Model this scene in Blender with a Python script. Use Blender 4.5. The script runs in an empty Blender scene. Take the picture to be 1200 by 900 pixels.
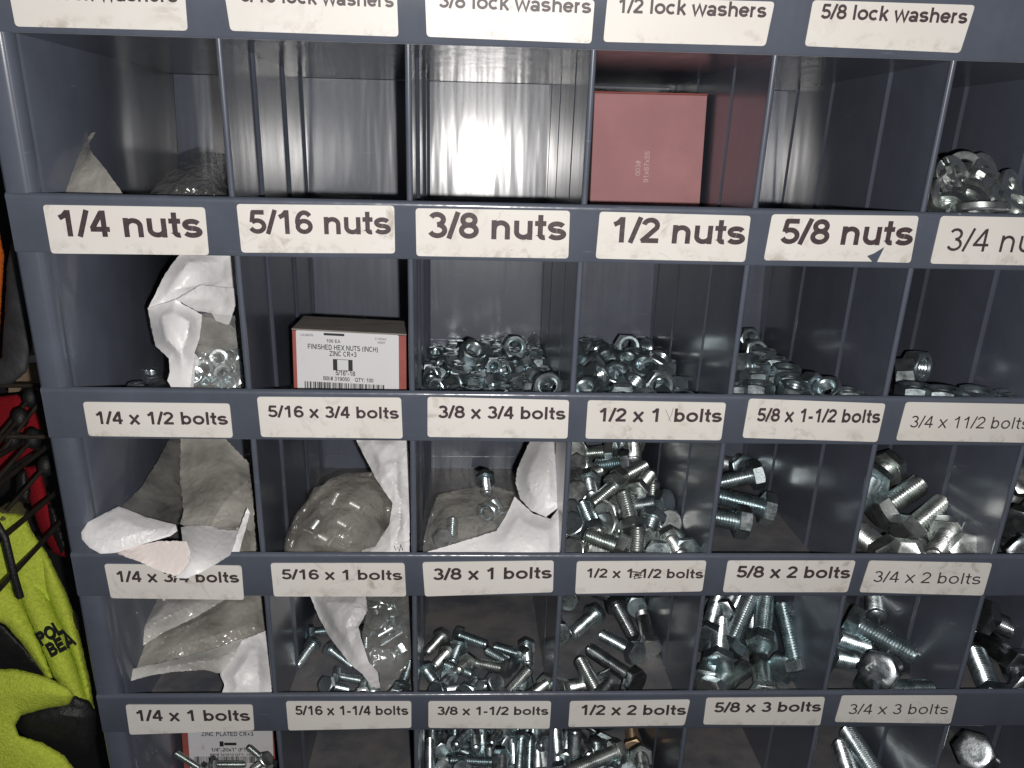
import bpy, bmesh, math, random
from mathutils import Vector, Matrix, noise
from mathutils.geometry import delaunay_2d_cdt

scene = bpy.context.scene
COL = scene.collection
random.seed(7)

# ------------------------------------------------------------------ camera
F_PX = 1098.55
CAM = Vector((0.24347, -0.55631, 0.03206))
RX = Vector((0.99861, -0.04273, 0.03094))      # image right
RY = Vector((0.01158, -0.39464, -0.91876))     # image down
RZ = Vector((0.05147, 0.91784, -0.39360))      # view direction
cd = bpy.data.cameras.new('camera'); cam = bpy.data.objects.new('camera', cd); COL.objects.link(cam)
cd.sensor_width = 36; cd.lens = F_PX / 1200 * 36; cd.clip_start = 0.01; cd.clip_end = 50
m3 = Matrix((RX, -RY, -RZ)).transposed()
cam.matrix_world = Matrix.Translation(CAM) @ m3.to_4x4()
scene.camera = cam

# ------------------------------------------------------------------ world, flash, exposure
w = bpy.data.worlds.new('World'); scene.world = w; w.use_nodes = True
w.node_tree.nodes['Background'].inputs[0].default_value = (0.80, 0.88, 1.0, 1)
w.node_tree.nodes['Background'].inputs[1].default_value = 0.04
ld = bpy.data.lights.new('camera_flash', 'POINT'); ld.energy = 15.0; ld.shadow_soft_size = 0.0035
ld.color = (1.0, 0.965, 0.93)
lo = bpy.data.objects.new('camera_flash', ld); COL.objects.link(lo)
lo.location = CAM + RX * 0.019 + RY * 0.013
scene.view_settings.view_transform = 'Standard'; scene.view_settings.look = 'None'
scene.view_settings.exposure = 0; scene.view_settings.gamma = 1
try:
    scene.cycles.max_bounces = 10; scene.cycles.transparent_max_bounces = 24; scene.cycles.glossy_bounces = 6
    scene.cycles.sample_clamp_indirect = 3.0
except Exception: pass

# ------------------------------------------------------------------ bin dimensions (metres)
PX = 0.105; PR = 0.12362; OP = 0.08926
TH = math.atan(0.162); SN, CS = math.sin(TH), math.cos(TH)
LF = 0.2735                                     # shelf depth, along the shelf
U = Vector((0, CS, -SN)); N = Vector((0, SN, CS))
def T(r): return -r * PR                        # front edge of the shelf above row r
def B(r): return -r * PR - OP                   # top of the rail in front of row r

def ray(px, py):
    return (RX * ((px - 600) / F_PX) + RY * ((py - 450) / F_PX) + RZ)
def at(px, py, Y):
    d = ray(px, py); return CAM + d * ((Y - CAM.y) / d.y)
def on_floor(px, py, row, h):
    d = ray(px, py); p0 = Vector((0, 0, T(row + 1))) + N * (h + 0.0006)
    return CAM + d * ((p0 - CAM).dot(N) / d.dot(N))

# ------------------------------------------------------------------ tagging helpers
def tag(o, label=None, cat=None, group=None, kind=None):
    if label: o['label'] = label
    if cat: o['category'] = cat
    if group: o['group'] = group
    if kind: o['kind'] = kind
    return o
def thing(name, label, cat, loc=(0, 0, 0), group=None):
    o = bpy.data.objects.new(name, None); COL.objects.link(o); o.location = loc
    o.empty_display_size = 0.01
    return tag(o, label, cat, group)
def link(name, me, mat=None, parent=None, label=None):
    o = bpy.data.objects.new(name, me); COL.objects.link(o)
    if mat is not None and not me.materials: me.materials.append(mat)
    if parent is not None:
        o.parent = parent
        o.matrix_parent_inverse = parent_inv(parent)
    if label: o['label'] = label
    return o
def parent_inv(p):
    m = Matrix.Identity(4); chain = []
    while p is not None:
        chain.append(p); p = p.parent
    for q in reversed(chain): m = m @ q.matrix_parent_inverse @ q.matrix_basis
    return m.inverted()
def mesh(name, verts, faces, smooth=None):
    me = bpy.data.meshes.new(name); me.from_pydata([tuple(v) for v in verts], [], faces); me.update()
    bm = bmesh.new(); bm.from_mesh(me); bmesh.ops.recalc_face_normals(bm, faces=bm.faces); bm.to_mesh(me); bm.free()
    if smooth:
        me.polygons.foreach_set('use_smooth', [True] * len(me.polygons))
        me.set_sharp_from_angle(angle=math.radians(smooth))
    return me
class MB:
    def __init__(s): s.v = []; s.f = []
    def add(s, v, f):
        o = len(s.v); s.v += [Vector(a) for a in v]; s.f += [tuple(i + o for i in q) for q in f]
    def hexa(s, c):                               # 8 corners: bottom loop then top loop
        s.add(c, [(0, 3, 2, 1), (4, 5, 6, 7), (0, 1, 5, 4), (1, 2, 6, 5), (2, 3, 7, 6), (3, 0, 4, 7)])
    def prism(s, loop, d):                        # loop of points extruded by vector d
        n = len(loop); d = Vector(d)
        s.add(list(loop) + [Vector(p) + d for p in loop],
              [tuple(range(n))[::-1], tuple(range(n, 2 * n))] + [(i, (i + 1) % n, n + (i + 1) % n, n + i) for i in range(n)])
    def tube(s, pts, r, n=10, cap=True):
        pts = [Vector(p) for p in pts]; rs = r if isinstance(r, (list, tuple)) else [r] * len(pts)
        o = len(s.v); a = None
        for i, p in enumerate(pts):
            t = (pts[min(i + 1, len(pts) - 1)] - pts[max(i - 1, 0)]).normalized()
            if a is None:
                a = t.cross(Vector((0.3, 0.2, 1)) if abs(t.z) < .9 else Vector((1, 0, 0))).normalized()
            a = (a - t * a.dot(t)).normalized(); b = t.cross(a)
            for k in range(n):
                q = 2 * math.pi * k / n; s.v.append(p + (a * math.cos(q) + b * math.sin(q)) * rs[i])
        for i in range(len(pts) - 1):
            for k in range(n):
                s.f.append((o + i * n + k, o + i * n + (k + 1) % n, o + (i + 1) * n + (k + 1) % n, o + (i + 1) * n + k))
        if cap:
            s.f.append(tuple(o + k for k in range(n))[::-1]); e = o + (len(pts) - 1) * n
            s.f.append(tuple(e + k for k in range(n)))
    def build(s, name, mat, parent=None, smooth=None, label=None):
        return link(name, mesh(name, s.v, s.f, smooth), mat, parent, label)

# ------------------------------------------------------------------ materials
def newmat(name):
    m = bpy.data.materials.new(name); m.use_nodes = True
    return m, m.node_tree, m.node_tree.nodes['Principled BSDF']
def nd(nt, t, **k):
    n = nt.nodes.new(t)
    for a, b in k.items():
        if a.startswith('_'): n.inputs[a[1:].replace('_', ' ')].default_value = b
        else: setattr(n, a, b)
    return n
def ramp(nt, src, p0, c0, p1, c1):
    r = nt.nodes.new('ShaderNodeValToRGB'); e = r.color_ramp.elements
    e[0].position, e[0].color = p0, c0; e[1].position, e[1].color = p1, c1
    nt.links.new(src, r.inputs[0]); return r.outputs[0]
def g(v): return (v, v, v, 1)
def simple(name, col, rough=.5, metal=0, spec=.5, bump=0, bscale=300, var=0, vscale=60, alpha=1, coat=0):
    m, nt, p = newmat(name); p.inputs['Base Color'].default_value = (*col, 1)
    p.inputs['Roughness'].default_value = rough; p.inputs['Metallic'].default_value = metal
    p.inputs['Specular IOR Level'].default_value = spec; p.inputs['Alpha'].default_value = alpha
    p.inputs['Coat Weight'].default_value = coat
    tc = nd(nt, 'ShaderNodeTexCoord')
    if var:
        no = nd(nt, 'ShaderNodeTexNoise', _Scale=vscale, _Detail=5.0); nt.links.new(tc.outputs['Object'], no.inputs['Vector'])
        a = tuple(c * (1 - var) for c in col) + (1,); b = tuple(min(1, c * (1 + var)) for c in col) + (1,)
        nt.links.new(ramp(nt, no.outputs[0], .3, a, .7, b), p.inputs['Base Color'])
    if bump:
        no = nd(nt, 'ShaderNodeTexNoise', _Scale=bscale, _Detail=3.0); nt.links.new(tc.outputs['Object'], no.inputs['Vector'])
        bu = nd(nt, 'ShaderNodeBump', _Strength=bump, _Distance=.001); nt.links.new(no.outputs[0], bu.inputs['Height'])
        nt.links.new(bu.outputs[0], p.inputs['Normal'])
    return m

def paint(name, base, dust):
    m, nt, p = newmat(name); tc = nd(nt, 'ShaderNodeTexCoord')
    n1 = nd(nt, 'ShaderNodeTexNoise', _Scale=22.0, _Detail=8.0, _Roughness=.65); nt.links.new(tc.outputs['Object'], n1.inputs['Vector'])
    n2 = nd(nt, 'ShaderNodeTexNoise', _Scale=260.0, _Detail=2.0); nt.links.new(tc.outputs['Object'], n2.inputs['Vector'])
    n3 = nd(nt, 'ShaderNodeTexNoise', _Scale=1500.0, _Detail=1.0); nt.links.new(tc.outputs['Object'], n3.inputs['Vector'])
    b = tuple(c * .9 for c in base) + (1,); c2 = tuple(c * 1.1 for c in base) + (1,)
    c = ramp(nt, n1.outputs[0], .35, b, .65, c2)
    # scratches and small scuffs where the paint is rubbed
    mp = nd(nt, 'ShaderNodeMapping'); mp.inputs['Scale'].default_value = (35, 35, 420); mp.inputs['Rotation'].default_value = (.4, .5, .3)
    nt.links.new(tc.outputs['Object'], mp.inputs[0])
    n4 = nd(nt, 'ShaderNodeTexNoise', _Scale=1.0, _Detail=4.0); nt.links.new(mp.outputs[0], n4.inputs['Vector'])
    sc = ramp(nt, n4.outputs[0], .70, g(0), .76, g(.4))
    mx = nd(nt, 'ShaderNodeMix', data_type='RGBA'); nt.links.new(sc, mx.inputs[0]); nt.links.new(c, mx.inputs[6])
    mx.inputs[7].default_value = (base[0] * 2.1, base[1] * 2.0, base[2] * 1.9, 1); out = mx.outputs[2]
    if dust:
        d = ramp(nt, n1.outputs[0], .36, g(0.15), .62, g(dust))
        mx2 = nd(nt, 'ShaderNodeMix', data_type='RGBA'); nt.links.new(d, mx2.inputs[0]); nt.links.new(out, mx2.inputs[6])
        mx2.inputs[7].default_value = (.27, .25, .235, 1); out = mx2.outputs[2]
    nt.links.new(out, p.inputs['Base Color'])
    p.inputs['Roughness'].default_value = .5 if dust else .40
    p.inputs['Specular IOR Level'].default_value = .3
    p.inputs['Coat Weight'].default_value = .1 if dust else .75; p.inputs['Coat IOR'].default_value = 1.6; p.inputs['Coat Roughness'].default_value = .18
    mp5 = nd(nt, 'ShaderNodeMapping'); mp5.inputs['Scale'].default_value = (60, 20, 5); nt.links.new(tc.outputs['Object'], mp5.inputs[0])
    n5 = nd(nt, 'ShaderNodeTexNoise', _Scale=1.0, _Detail=2.0); nt.links.new(mp5.outputs[0], n5.inputs['Vector'])
    bu2 = nd(nt, 'ShaderNodeBump', _Strength=.085, _Distance=.008); nt.links.new(n5.outputs[0], bu2.inputs['Height'])
    bu = nd(nt, 'ShaderNodeBump', _Strength=.03, _Distance=.0004); nt.links.new(n3.outputs[0], bu.inputs['Height'])
    nt.links.new(bu2.outputs[0], bu.inputs['Normal'])
    for q in ('Normal', 'Coat Normal'): nt.links.new(bu.outputs[0], p.inputs[q])
    return m
BASE = (.098, .112, .146)
M_PAINT = paint('grey_blue_paint', BASE, 0)
M_SHELF = paint('dusty_paint', BASE, .75)
M_BACK = paint('back_paint', BASE, 0)

def sticker(name, col, seed):
    m, nt, p = newmat(name); tc = nd(nt, 'ShaderNodeTexCoord')
    mp = nd(nt, 'ShaderNodeMapping'); mp.inputs['Location'].default_value = (seed * 3.1, seed * 1.7, seed); nt.links.new(tc.outputs['Object'], mp.inputs[0])
    n1 = nd(nt, 'ShaderNodeTexNoise', _Scale=42.0, _Detail=9.0, _Roughness=.7, _Distortion=1.2); nt.links.new(mp.outputs[0], n1.inputs['Vector'])
    n2 = nd(nt, 'ShaderNodeTexNoise', _Scale=9.0, _Detail=2.0); nt.links.new(mp.outputs[0], n2.inputs['Vector'])
    d1 = ramp(nt, n1.outputs[0], .55, g(0), .70, g(.75))
    mu = nd(nt, 'ShaderNodeMath', operation='MULTIPLY'); nt.links.new(d1, mu.inputs[0])
    nt.links.new(ramp(nt, n2.outputs[0], .44, g(.0), .60, g(1)), mu.inputs[1])
    sx = nd(nt, 'ShaderNodeSeparateXYZ'); nt.links.new(tc.outputs['Generated'], sx.inputs[0])
    e1 = ramp(nt, sx.outputs['Z'], .02, g(.55), .34, g(0)); n3 = nd(nt, 'ShaderNodeTexNoise', _Scale=70.0, _Detail=8.0, _Roughness=.7); nt.links.new(mp.outputs[0], n3.inputs['Vector'])
    m2 = nd(nt, 'ShaderNodeMath', operation='MULTIPLY'); nt.links.new(e1, m2.inputs[0]); nt.links.new(ramp(nt, n3.outputs[0], .51, g(0), .64, g(1)), m2.inputs[1])
    m3_ = nd(nt, 'ShaderNodeMath', operation='MAXIMUM'); nt.links.new(mu.outputs[0], m3_.inputs[0]); nt.links.new(m2.outputs[0], m3_.inputs[1]); mu = m3_
    mx = nd(nt, 'ShaderNodeMix', data_type='RGBA'); nt.links.new(mu.outputs[0], mx.inputs[0]); mx.inputs[6].default_value = (*col, 1)
    mx.inputs[7].default_value = (.36, .31, .24, 1)
    v = nd(nt, 'ShaderNodeTexNoise', _Scale=14.0, _Detail=4.0); nt.links.new(mp.outputs[0], v.inputs['Vector'])
    mx2 = nd(nt, 'ShaderNodeMix', data_type='RGBA', blend_type='MULTIPLY'); mx2.inputs[0].default_value = 1
    nt.links.new(mx.outputs[2], mx2.inputs[6]); nt.links.new(ramp(nt, v.outputs[0], .3, (.93, .92, .90, 1), .7, (1, 1, 1, 1)), mx2.inputs[7])
    nt.links.new(mx2.outputs[2], p.inputs['Base Color']); p.inputs['Roughness'].default_value = .42
    p.inputs['Specular IOR Level'].default_value = .35
    bu = nd(nt, 'ShaderNodeBump', _Strength=.12, _Distance=.001); nt.links.new(v.outputs[0], bu.inputs['Height']); nt.links.new(bu.outputs[0], p.inputs['Normal'])
    return m
M_STK = [sticker('white_sticker', (.80, .775, .74), i) for i in range(4)]
M_INK = simple('dark_ink', (.065, .045, .050), .5, var=.3, vscale=400)
M_INKS = simple('black_print', (.02, .02, .022), .6)

def zinc(name, a, b, r0, r1):
    m, nt, p = newmat(name); tc = nd(nt, 'ShaderNodeTexCoord'); oi = nd(nt, 'ShaderNodeObjectInfo')
    ad = nd(nt, 'ShaderNodeVectorMath', operation='ADD'); nt.links.new(tc.outputs['Object'], ad.inputs[0])
    nt.links.new(oi.outputs['Random'], ad.inputs[1])
    n1 = nd(nt, 'ShaderNodeTexNoise', _Scale=110.0, _Detail=5.0, _Roughness=.6); nt.links.new(ad.outputs[0], n1.inputs['Vector'])
    mx = nd(nt, 'ShaderNodeMix', data_type='RGBA'); mx.inputs[6].default_value = (*a, 1); mx.inputs[7].default_value = (*b, 1)
    av = nd(nt, 'ShaderNodeMath', operation='MULTIPLY_ADD'); nt.links.new(n1.outputs[0], av.inputs[0]); av.inputs[1].default_value = .9
    mo = nd(nt, 'ShaderNodeMath', operation='MULTIPLY_ADD'); nt.links.new(oi.outputs['Random'], mo.inputs[0]); mo.inputs[1].default_value = .7; mo.inputs[2].default_value = -.3
    nt.links.new(mo.outputs[0], av.inputs[2]); av.use_clamp = True
    nt.links.new(av.outputs[0], mx.inputs[0]); nt.links.new(mx.outputs[2], p.inputs['Base Color'])
    p.inputs['Metallic'].default_value = .96
    nt.links.new(ramp(nt, n1.outputs[0], .35, g(r0), .7, g(r1)), p.inputs['Roughness'])
    n2 = nd(nt, 'ShaderNodeTexNoise', _Scale=650.0, _Detail=2.0); nt.links.new(ad.outputs[0], n2.inputs['Vector'])
    bu = nd(nt, 'ShaderNodeBump', _Strength=.18, _Distance=.0004); nt.links.new(n2.outputs[0], bu.inputs['Height']); nt.links.new(bu.outputs[0], p.inputs['Normal'])
    return m
Z_BLUE = zinc('blue_zinc', (.50, .64, .68), (.82, .88, .90), .21, .39)
Z_WARM = zinc('grey_zinc', (.66, .73, .71), (.87, .90, .88), .23, .41)
Z_NUT = zinc('nut_zinc', (.46, .57, .61), (.74, .82, .85), .24, .42)
Z_RUST = zinc('rusty_zinc', (.36, .24, .13), (.62, .52, .40), .4, .6)
Z_DARK = zinc('oiled_steel', (.26, .29, .31), (.56, .60, .62), .20, .36)

# ------------------------------------------------------------------ lettering drawn from strokes (no font file)
def arc(cx, cy, rx, ry, a0, a1, n=14):
    return [(cx + rx * math.cos(math.radians(a0 + (a1 - a0) * i / n)), cy + ry * math.sin(math.radians(a0 + (a1 - a0) * i / n))) for i in range(n + 1)]
def glyph(c, s):
    h = s / 2; X = .73; m = X / 2; M = .52
    ell = lambda cx, cy, rx, ry: arc(cx, cy, rx, ry, 0, 360, 24)
    if c == ' ': return .39, []
    if c == '1': return .78, [[(.46, 0), (.46, 1)], [(.14, .70), (.30, .78), (.45, .95)]]
    if c == '2': return .78, [arc(.38, .69, .29 - h / 3, .31 - h, 172, -28) + [(.12, h + .02), (.13, h)], [(.05, h), (.72, h)]]
    if c == '3': return .78, [arc(.36, (1 - h + M) / 2, .24, (1 - h - M) / 2, 155, -90), arc(.37, (M + h) / 2, .28, (M - h) / 2, 90, -160)]
    if c == '4': return .78, [[(.54, 0), (.54, 1)], [(.50, .94), (.10, .30)], [(.04, .29), (.74, .29)]]
    if c == '5': return .78, [[(.16, 1 - h), (.68, 1 - h)], [(.22, 1 - s * .3), (.15, .48)], arc(.37, .33, .29, .33 - h, 138, -158)]
    if c == '6': return .78, [ell(.40, .325, .27, .325 - h), arc(.42, .5, .30, .5 - h, 40, 190)]
    if c == '7': return .78, [[(.06, 1 - h), (.70, 1 - h)], [(.66, .96), (.42, .55), (.32, 0)]]
    if c == '8': return .78, [ell(.39, (1 - h + M) / 2, .23, (1 - h - M) / 2), ell(.39, (M + h) / 2, .28, (M - h) / 2)]
    if c == '9': return .78, [ell(.38, .675, .27, .325 - h), arc(.36, .5, .30, .5 - h, 10, -140)]
    if c == '0': return .78, [ell(.39, .5, .37 - h, .5 - h)]
    if c == '/': return .39, [[(.02, -.01), (.37, 1.01)]]
    if c == '-': return .465, [[(.05, .34), (.41, .34)]]
    if c == 'x': return .78, [[(.08, 0), (.68, X)], [(.08, X), (.68, 0)]]
    if c == 'n': return .853, [[(.17, 0), (.17, X)], [(.17, .36)] + arc(.43, .42, .25, X - h - .42, 170, 0) + [(.68, 0)]]
    if c == 'h': return .853, [[(.17, 0), (.17, 1)], [(.17, .36)] + arc(.43, .42, .25, X - h - .42, 170, 0) + [(.68, 0)]]
    if c == 'u': return .853, [[(.68, 0), (.68, X)], [(.17, X)] + arc(.43, .31, .26, .31 - h, 180, 350) + [(.68, .37)]]
    if c == 't': return .465, [[(.22, .96), (.22, .2)] + arc(.36, .2, .14, .2 - h, 180, 290, 8), [(.01, X - h), (.44, X - h)]]
    if c == 's': return .777, [arc(.38, (X - h + m) / 2, .25, (X - h - m) / 2, 20, 270), arc(.385, (m + h) / 2, .27, (m - h) / 2, 90, -160)]
    if c == 'b': return .853, [[(.17, 0), (.17, 1)], ell(.43, m, .26, m - h)]
    if c == 'o': return .853, [ell(.43, m, .31, m - h)]
    if c == 'l': return .388, [[(.195, 0), (.195, 1)]]
    if c == 'k': return .777, [[(.17, 0), (.17, 1)], [(.17, .26), (.64, X)], [(.36, .40), (.68, 0)]]
    if c == 'w': return 1.087, [[(.05, X), (.27, .04), (.54, X - .04), (.81, .04), (1.03, X)]]
    if c == 'a': return .777, [ell(.34, .21, .22, .21 - h * .8), [(.62, 0), (.62, .45)] + arc(.38, .48, .24, X - h - .48, 0, 165)]
    if c == 'e': return .777, [[(.10, m), (.70, m)], arc(.39, m, .30, m - h, 0, 325, 20)]
    if c == 'r': return .543, [[(.17, 0), (.17, X)], [(.17, .34)] + arc(.42, .42, .25, X - h - .42, 170, 85)]
    if c == 'c': return .777, [arc(.41, m, .30, m - h, 45, 315, 20)]
    if c == 'A': return .93, [[(.06, 0), (.46, 1), (.86, 0)], [(.2, .3), (.72, .3)]]
    if c == 'B': return .93, [[(.16, 0), (.16, 1)], [(.16, 1 - h), (.5, 1 - h)] + arc(.5, (1.52 - h) / 2, .22, (1 - h - M) / 2, 90, -90) + [(.16, M)], [(.5, M)] + arc(.52, (M + h) / 2, .26, (M - h) / 2, 90, -90) + [(.16, h)]]
    if c == 'C': return 1.0, [arc(.5, .5, .38, .5 - h, 45, 315, 22)]
    if c == 'D': return 1.0, [[(.16, 0), (.16, 1)], [(.16, 1 - h), (.4, 1 - h)] + arc(.42, .5, .42, .5 - h, 90, -90) + [(.16, h)]]
    if c == 'E': return .93, [[(.16, 0), (.16, 1)], [(.16, 1 - h), (.8, 1 - h)], [(.16, .52), (.75, .52)], [(.16, h), (.84, h)]]
    if c == 'F': return .85, [[(.16, 0), (.16, 1)], [(.16, 1 - h), (.8, 1 - h)], [(.16, .5), (.7, .5)]]
    if c == 'H': return 1.0, [[(.16, 0), (.16, 1)], [(.84, 0), (.84, 1)], [(.16, .52), (.84, .52)]]
    if c == 'I': return .39, [[(.19, 0), (.19, 1)]]
    if c == 'L': return .85, [[(.16, 0), (.16, 1)], [(.16, h), (.78, h)]]
    if c == 'N': return 1.0, [[(.16, 0), (.16, 1)], [(.84, 0), (.84, 1)], [(.16, 1), (.84, 0)]]
    if c == 'O': return 1.08, [ell(.54, .5, .44, .5 - h)]
    if c == 'P': return .93, [[(.16, 0), (.16, 1)], [(.16, 1 - h), (.5, 1 - h)] + arc(.52, .71, .25, .29 - h, 90, -90) + [(.16, .42 + h)]]
    if c == 'Q': return 1.08, [ell(.54, .5, .44, .5 - h), [(.6, .25), (.95, -.05)]]
    if c == 'R': return 1.0, [[(.16, 0), (.16, 1)], [(.16, 1 - h), (.5, 1 - h)] + arc(.52, .71, .25, .29 - h, 90, -90) + [(.16, .42 + h)], [(.5, .45), (.85, 0)]]
    if c == 'S': return .93, [arc(.46, (1 - h + M) / 2, .30, (1 - h - M) / 2, 20, 270), arc(.47, (M + h) / 2, .34, (M - h) / 2, 90, -160)]
    if c == 'T': return .85, [[(.42, 0), (.42, 1)], [(.03, 1 - h), (.82, 1 - h)]]
    if c == 'U': return 1.0, [[(.16, 1)] + arc(.5, .38, .34, .38 - h, 180, 360) + [(.84, 1)]]
    if c == 'X': return .93, [[(.08, 0), (.84, 1)], [(.08, 1), (.84, 0)]]
    if c == 'Y': return .93, [[(.06, 1), (.46, .45), (.86, 1)], [(.46, .5), (.46, 0)]]
    if c == 'Z': return .85, [[(.06, 1 - h), (.76, 1 - h), (.08, h), (.8, h)]]
    if c == '"': return .5, [[(.14, 1), (.14, .68)], [(.36, 1), (.36, .68)]]
    if c == '(': return .46, [arc(.62, .4, .45, .66, 130, 230)]
    if c == ')': return .46, [arc(-.16, .4, .45, .66, 50, -50)]
    if c == '#': return .78, [[(.25, 0), (.35, 1)], [(.5, 0), (.6, 1)], [(.06, .34), (.72, .34)], [(.1, .68), (.76, .68)]]
    if c == '+': return .8, [[(.1, .45), (.7, .45)], [(.4, .15), (.4, .75)]]
    if c == '.': return .39, [[(.19, 0), (.19, s)]]
    if c == ':': return .39, [[(.19, 0), (.19, s)], [(.19, .52), (.19, .52 + s)]]
    return .6, []
GC = {}
def glyph_tris(c, s):
    k = (c, round(s, 3))
    if k in GC: return GC[k]
    adv, strokes = glyph(c, s); vs = []; fs = []
    for st in strokes:
        closed = len(st) > 5 and (Vector(st[0]) - Vector(st[-1])).length < 1e-4
        P = [Vector(q) for q in st]
        if closed: P = P[:-1]
        n = len(P); L = []; R = []
        for i in range(n):
            a = P[i - 1] if (i > 0 or closed) else None; b = P[(i + 1) % n] if (i < n - 1 or closed) else None
            d1 = (P[i] - a).normalized() if a is not None else None; d2 = (b - P[i]).normalized() if b is not None else None
            if d1 is None: d1 = d2
            if d2 is None: d2 = d1
            t = (d1 + d2)
            t = t.normalized() if t.length > 1e-5 else d1
            nn = Vector((-t.y, t.x)); f = min(1.9, 1 / max(.3, nn.dot(Vector((-d1.y, d1.x)))))
            L.append(P[i] + nn * (s / 2) * f); R.append(P[i] - nn * (s / 2) * f)
        for i in range(n if closed else n - 1):
            j = (i + 1) % n; o = len(vs)
            for q in ([L[i], R[i], R[j]], [L[i], R[j], L[j]]):
                ar = sum(q[t].x * q[(t + 1) % 3].y - q[(t + 1) % 3].x * q[t].y for t in range(3))
                if abs(ar) < 1e-6: continue
                if ar < 0: q = q[::-1]
                o = len(vs); vs += q; fs.append([o, o + 1, o + 2])
    if not fs: GC[k] = (adv, [], []); return GC[k]
    r = delaunay_2d_cdt(vs, [], fs, 1, 1e-5)
    tri = [f for f, of in zip(r[2], r[5]) if of]
    GC[k] = (adv, [tuple(v) for v in r[0]], tri); return GC[k]
def text_mesh(name, s, A, Bp, up, weight=.2, mb=None):
    """text s from baseline point A to baseline point Bp; up = cap-height vector"""
    tot = sum(glyph_tris(c, weight)[0] for c in s); x = 0; ex = (Bp - A) / tot
    own = mb is None; mb = mb or MB()
    for c in s:
        adv, v, f = glyph_tris(c, weight)
        mb.add([A + ex * (x + p[0]) + up * p[1] for p in v], f); x += adv
    return mesh(name, mb.v, mb.f) if own else None

# ------------------------------------------------------------------ the bolt bin cabinet
XL, XR = -0.0255, 8 * PX
ROWS = range(-1, 5)
cab = thing('bolt_bin', 'grey-blue steel pigeonhole bolt bin with white size stickers on every rail', 'bolt bin', (0, 0, T(5)))
ZT, ZB = T(-1) + .02, B(4) - .06
# left side panel with its rolled edge
mb = MB()
prof = [(XL, .30), (XL, .0045), (XL + .0008, .0022), (XL + .0028, .0010), (-.0135, .0010), (-.0115, .0016), (-.0098, .0034), (-.0080, .0085), (-.0066, .0115), (-.0058, .0125), (-.0056, .30)]
prof = prof + [(x + (.0009 if i < 8 else -.0009), y + .0008) for i, (x, y) in reversed(list(enumerate(prof)))]
mb.prism([Vector((x, y, ZB)) for x, y in prof], (0, 0, ZT - ZB))
mb.build('side_panel', M_PAINT, cab, smooth=50)
mb = MB()
prof = [(XR + .0046, .0010), (XR + .022, .0010), (XR + .022, .30), (XR + .0046, .30)]
mb.prism([Vector((x, y, ZB)) for x, y in prof], (0, 0, ZT - ZB)); mb.build('side_panel', M_PAINT, cab)
RAILS = {}
def rail_profile(r):
    zb, zt = T(r + 1) - .0012, B(r)
    return [(0, zb + .0012), (.0008, zb), (.0030, zb + .0002), (.0030, zt - .0045), (.0036, zt - .0028), (.0034, zt - .0009), (.0022, zt), (.0006, zt - .0004), (-.0003, zt - .0016), (-.0003, zt - .0032), (0, zt - .0045)]
for r in ROWS:
    mb = MB(); mb.prism([Vector((XL + .0012, y, z)) for y, z in rail_profile(r)], (XR + .019 - XL, 0, 0))
    RAILS[r] = mb.build('front_rail', M_PAINT, cab, smooth=40)
for r in range(-1, 6):                              # sloping shelves
    p = Vector((-.0055, .0032, T(r) - SN / CS * .0032)); L = LF + .022
    mb = MB(); a = p; b = p + U * L; dx = Vector((XR + .01, 0, 0)); t = N * .0010
    mb.hexa([a - t, a - t + dx, b - t + dx, b - t, a, a + dx, b + dx, b]); sh = mb.build('shelf', M_SHELF, cab); sh.data.materials.append(M_BACK); [setattr(f, 'material_index', 1) for f in sh.data.polygons if f.normal.z < -.5]
for r in ROWS:                                      # each row's back sheet, square to its shelf
    p = Vector((-.0055, 0, T(r + 1))) + U * LF + N * .0002; dx = Vector((XR + .01, 0, 0)); t = U * .0008; hgt = N * (PR * CS - .0016)
    mb = MB(); mb.hexa([p, p + dx, p + dx + t, p + t, p + hgt, p + dx + hgt, p + dx + t + hgt, p + t + hgt]); mb.build('back_panel', M_BACK, cab)
for r in ROWS:
    p = Vector((-.0054, 0, T(r + 1))) + U * (LF - .0011) + N * .0002; dx = Vector((XR + .0098, 0, 0)); t = U * .0009; hgt = N * .0125
    mb = MB(); mb.hexa([p, p + dx, p + dx + t, p + t, p + hgt, p + dx + hgt, p + dx + t + hgt, p + t + hgt]); mb.build('shelf_flange', M_BACK, cab)
# dividers, pressed with upright ribs and a hemmed front edge
for k in range(1, 8):
    x0 = k * PX; pts = []; y = .0060
    ys = [.0060]
    for yc in (.085, .184, .262):
        ys += [yc - .0035, yc - .0016, yc, yc + .0016, yc + .0035]
    ys.append(.2925); side = []
    for yy in ys:
        off = 0
        for yc in (.085, .184, .262):
            if abs(yy - yc) < .0002: off = .0019
            elif abs(abs(yy - yc) - .0016) < .0002: off = .0014
        side.append((x0 + off, yy))
    loop = [(x + .0005, yy) for x, yy in side] + [(x - .0005, yy) for x, yy in reversed(side)]
    mb = MB(); mb.prism([Vector((x, yy, ZB)) for x, yy in loop], (0, 0, ZT - ZB))
    dv = mb.build('divider', M_PAINT, cab, smooth=25)
    mb = MB(); hem = [(x0 + .0019 * math.cos(a * math.pi / 8) , .0055 + .0018 * math.sin(a * math.pi / 8)) for a in range(16)]
    mb.prism([Vector((x, yy, ZB)) for x, yy in hem], (0, 0, ZT - ZB)); mb.build('hemmed_edge', M_PAINT, dv, smooth=50)

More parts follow.
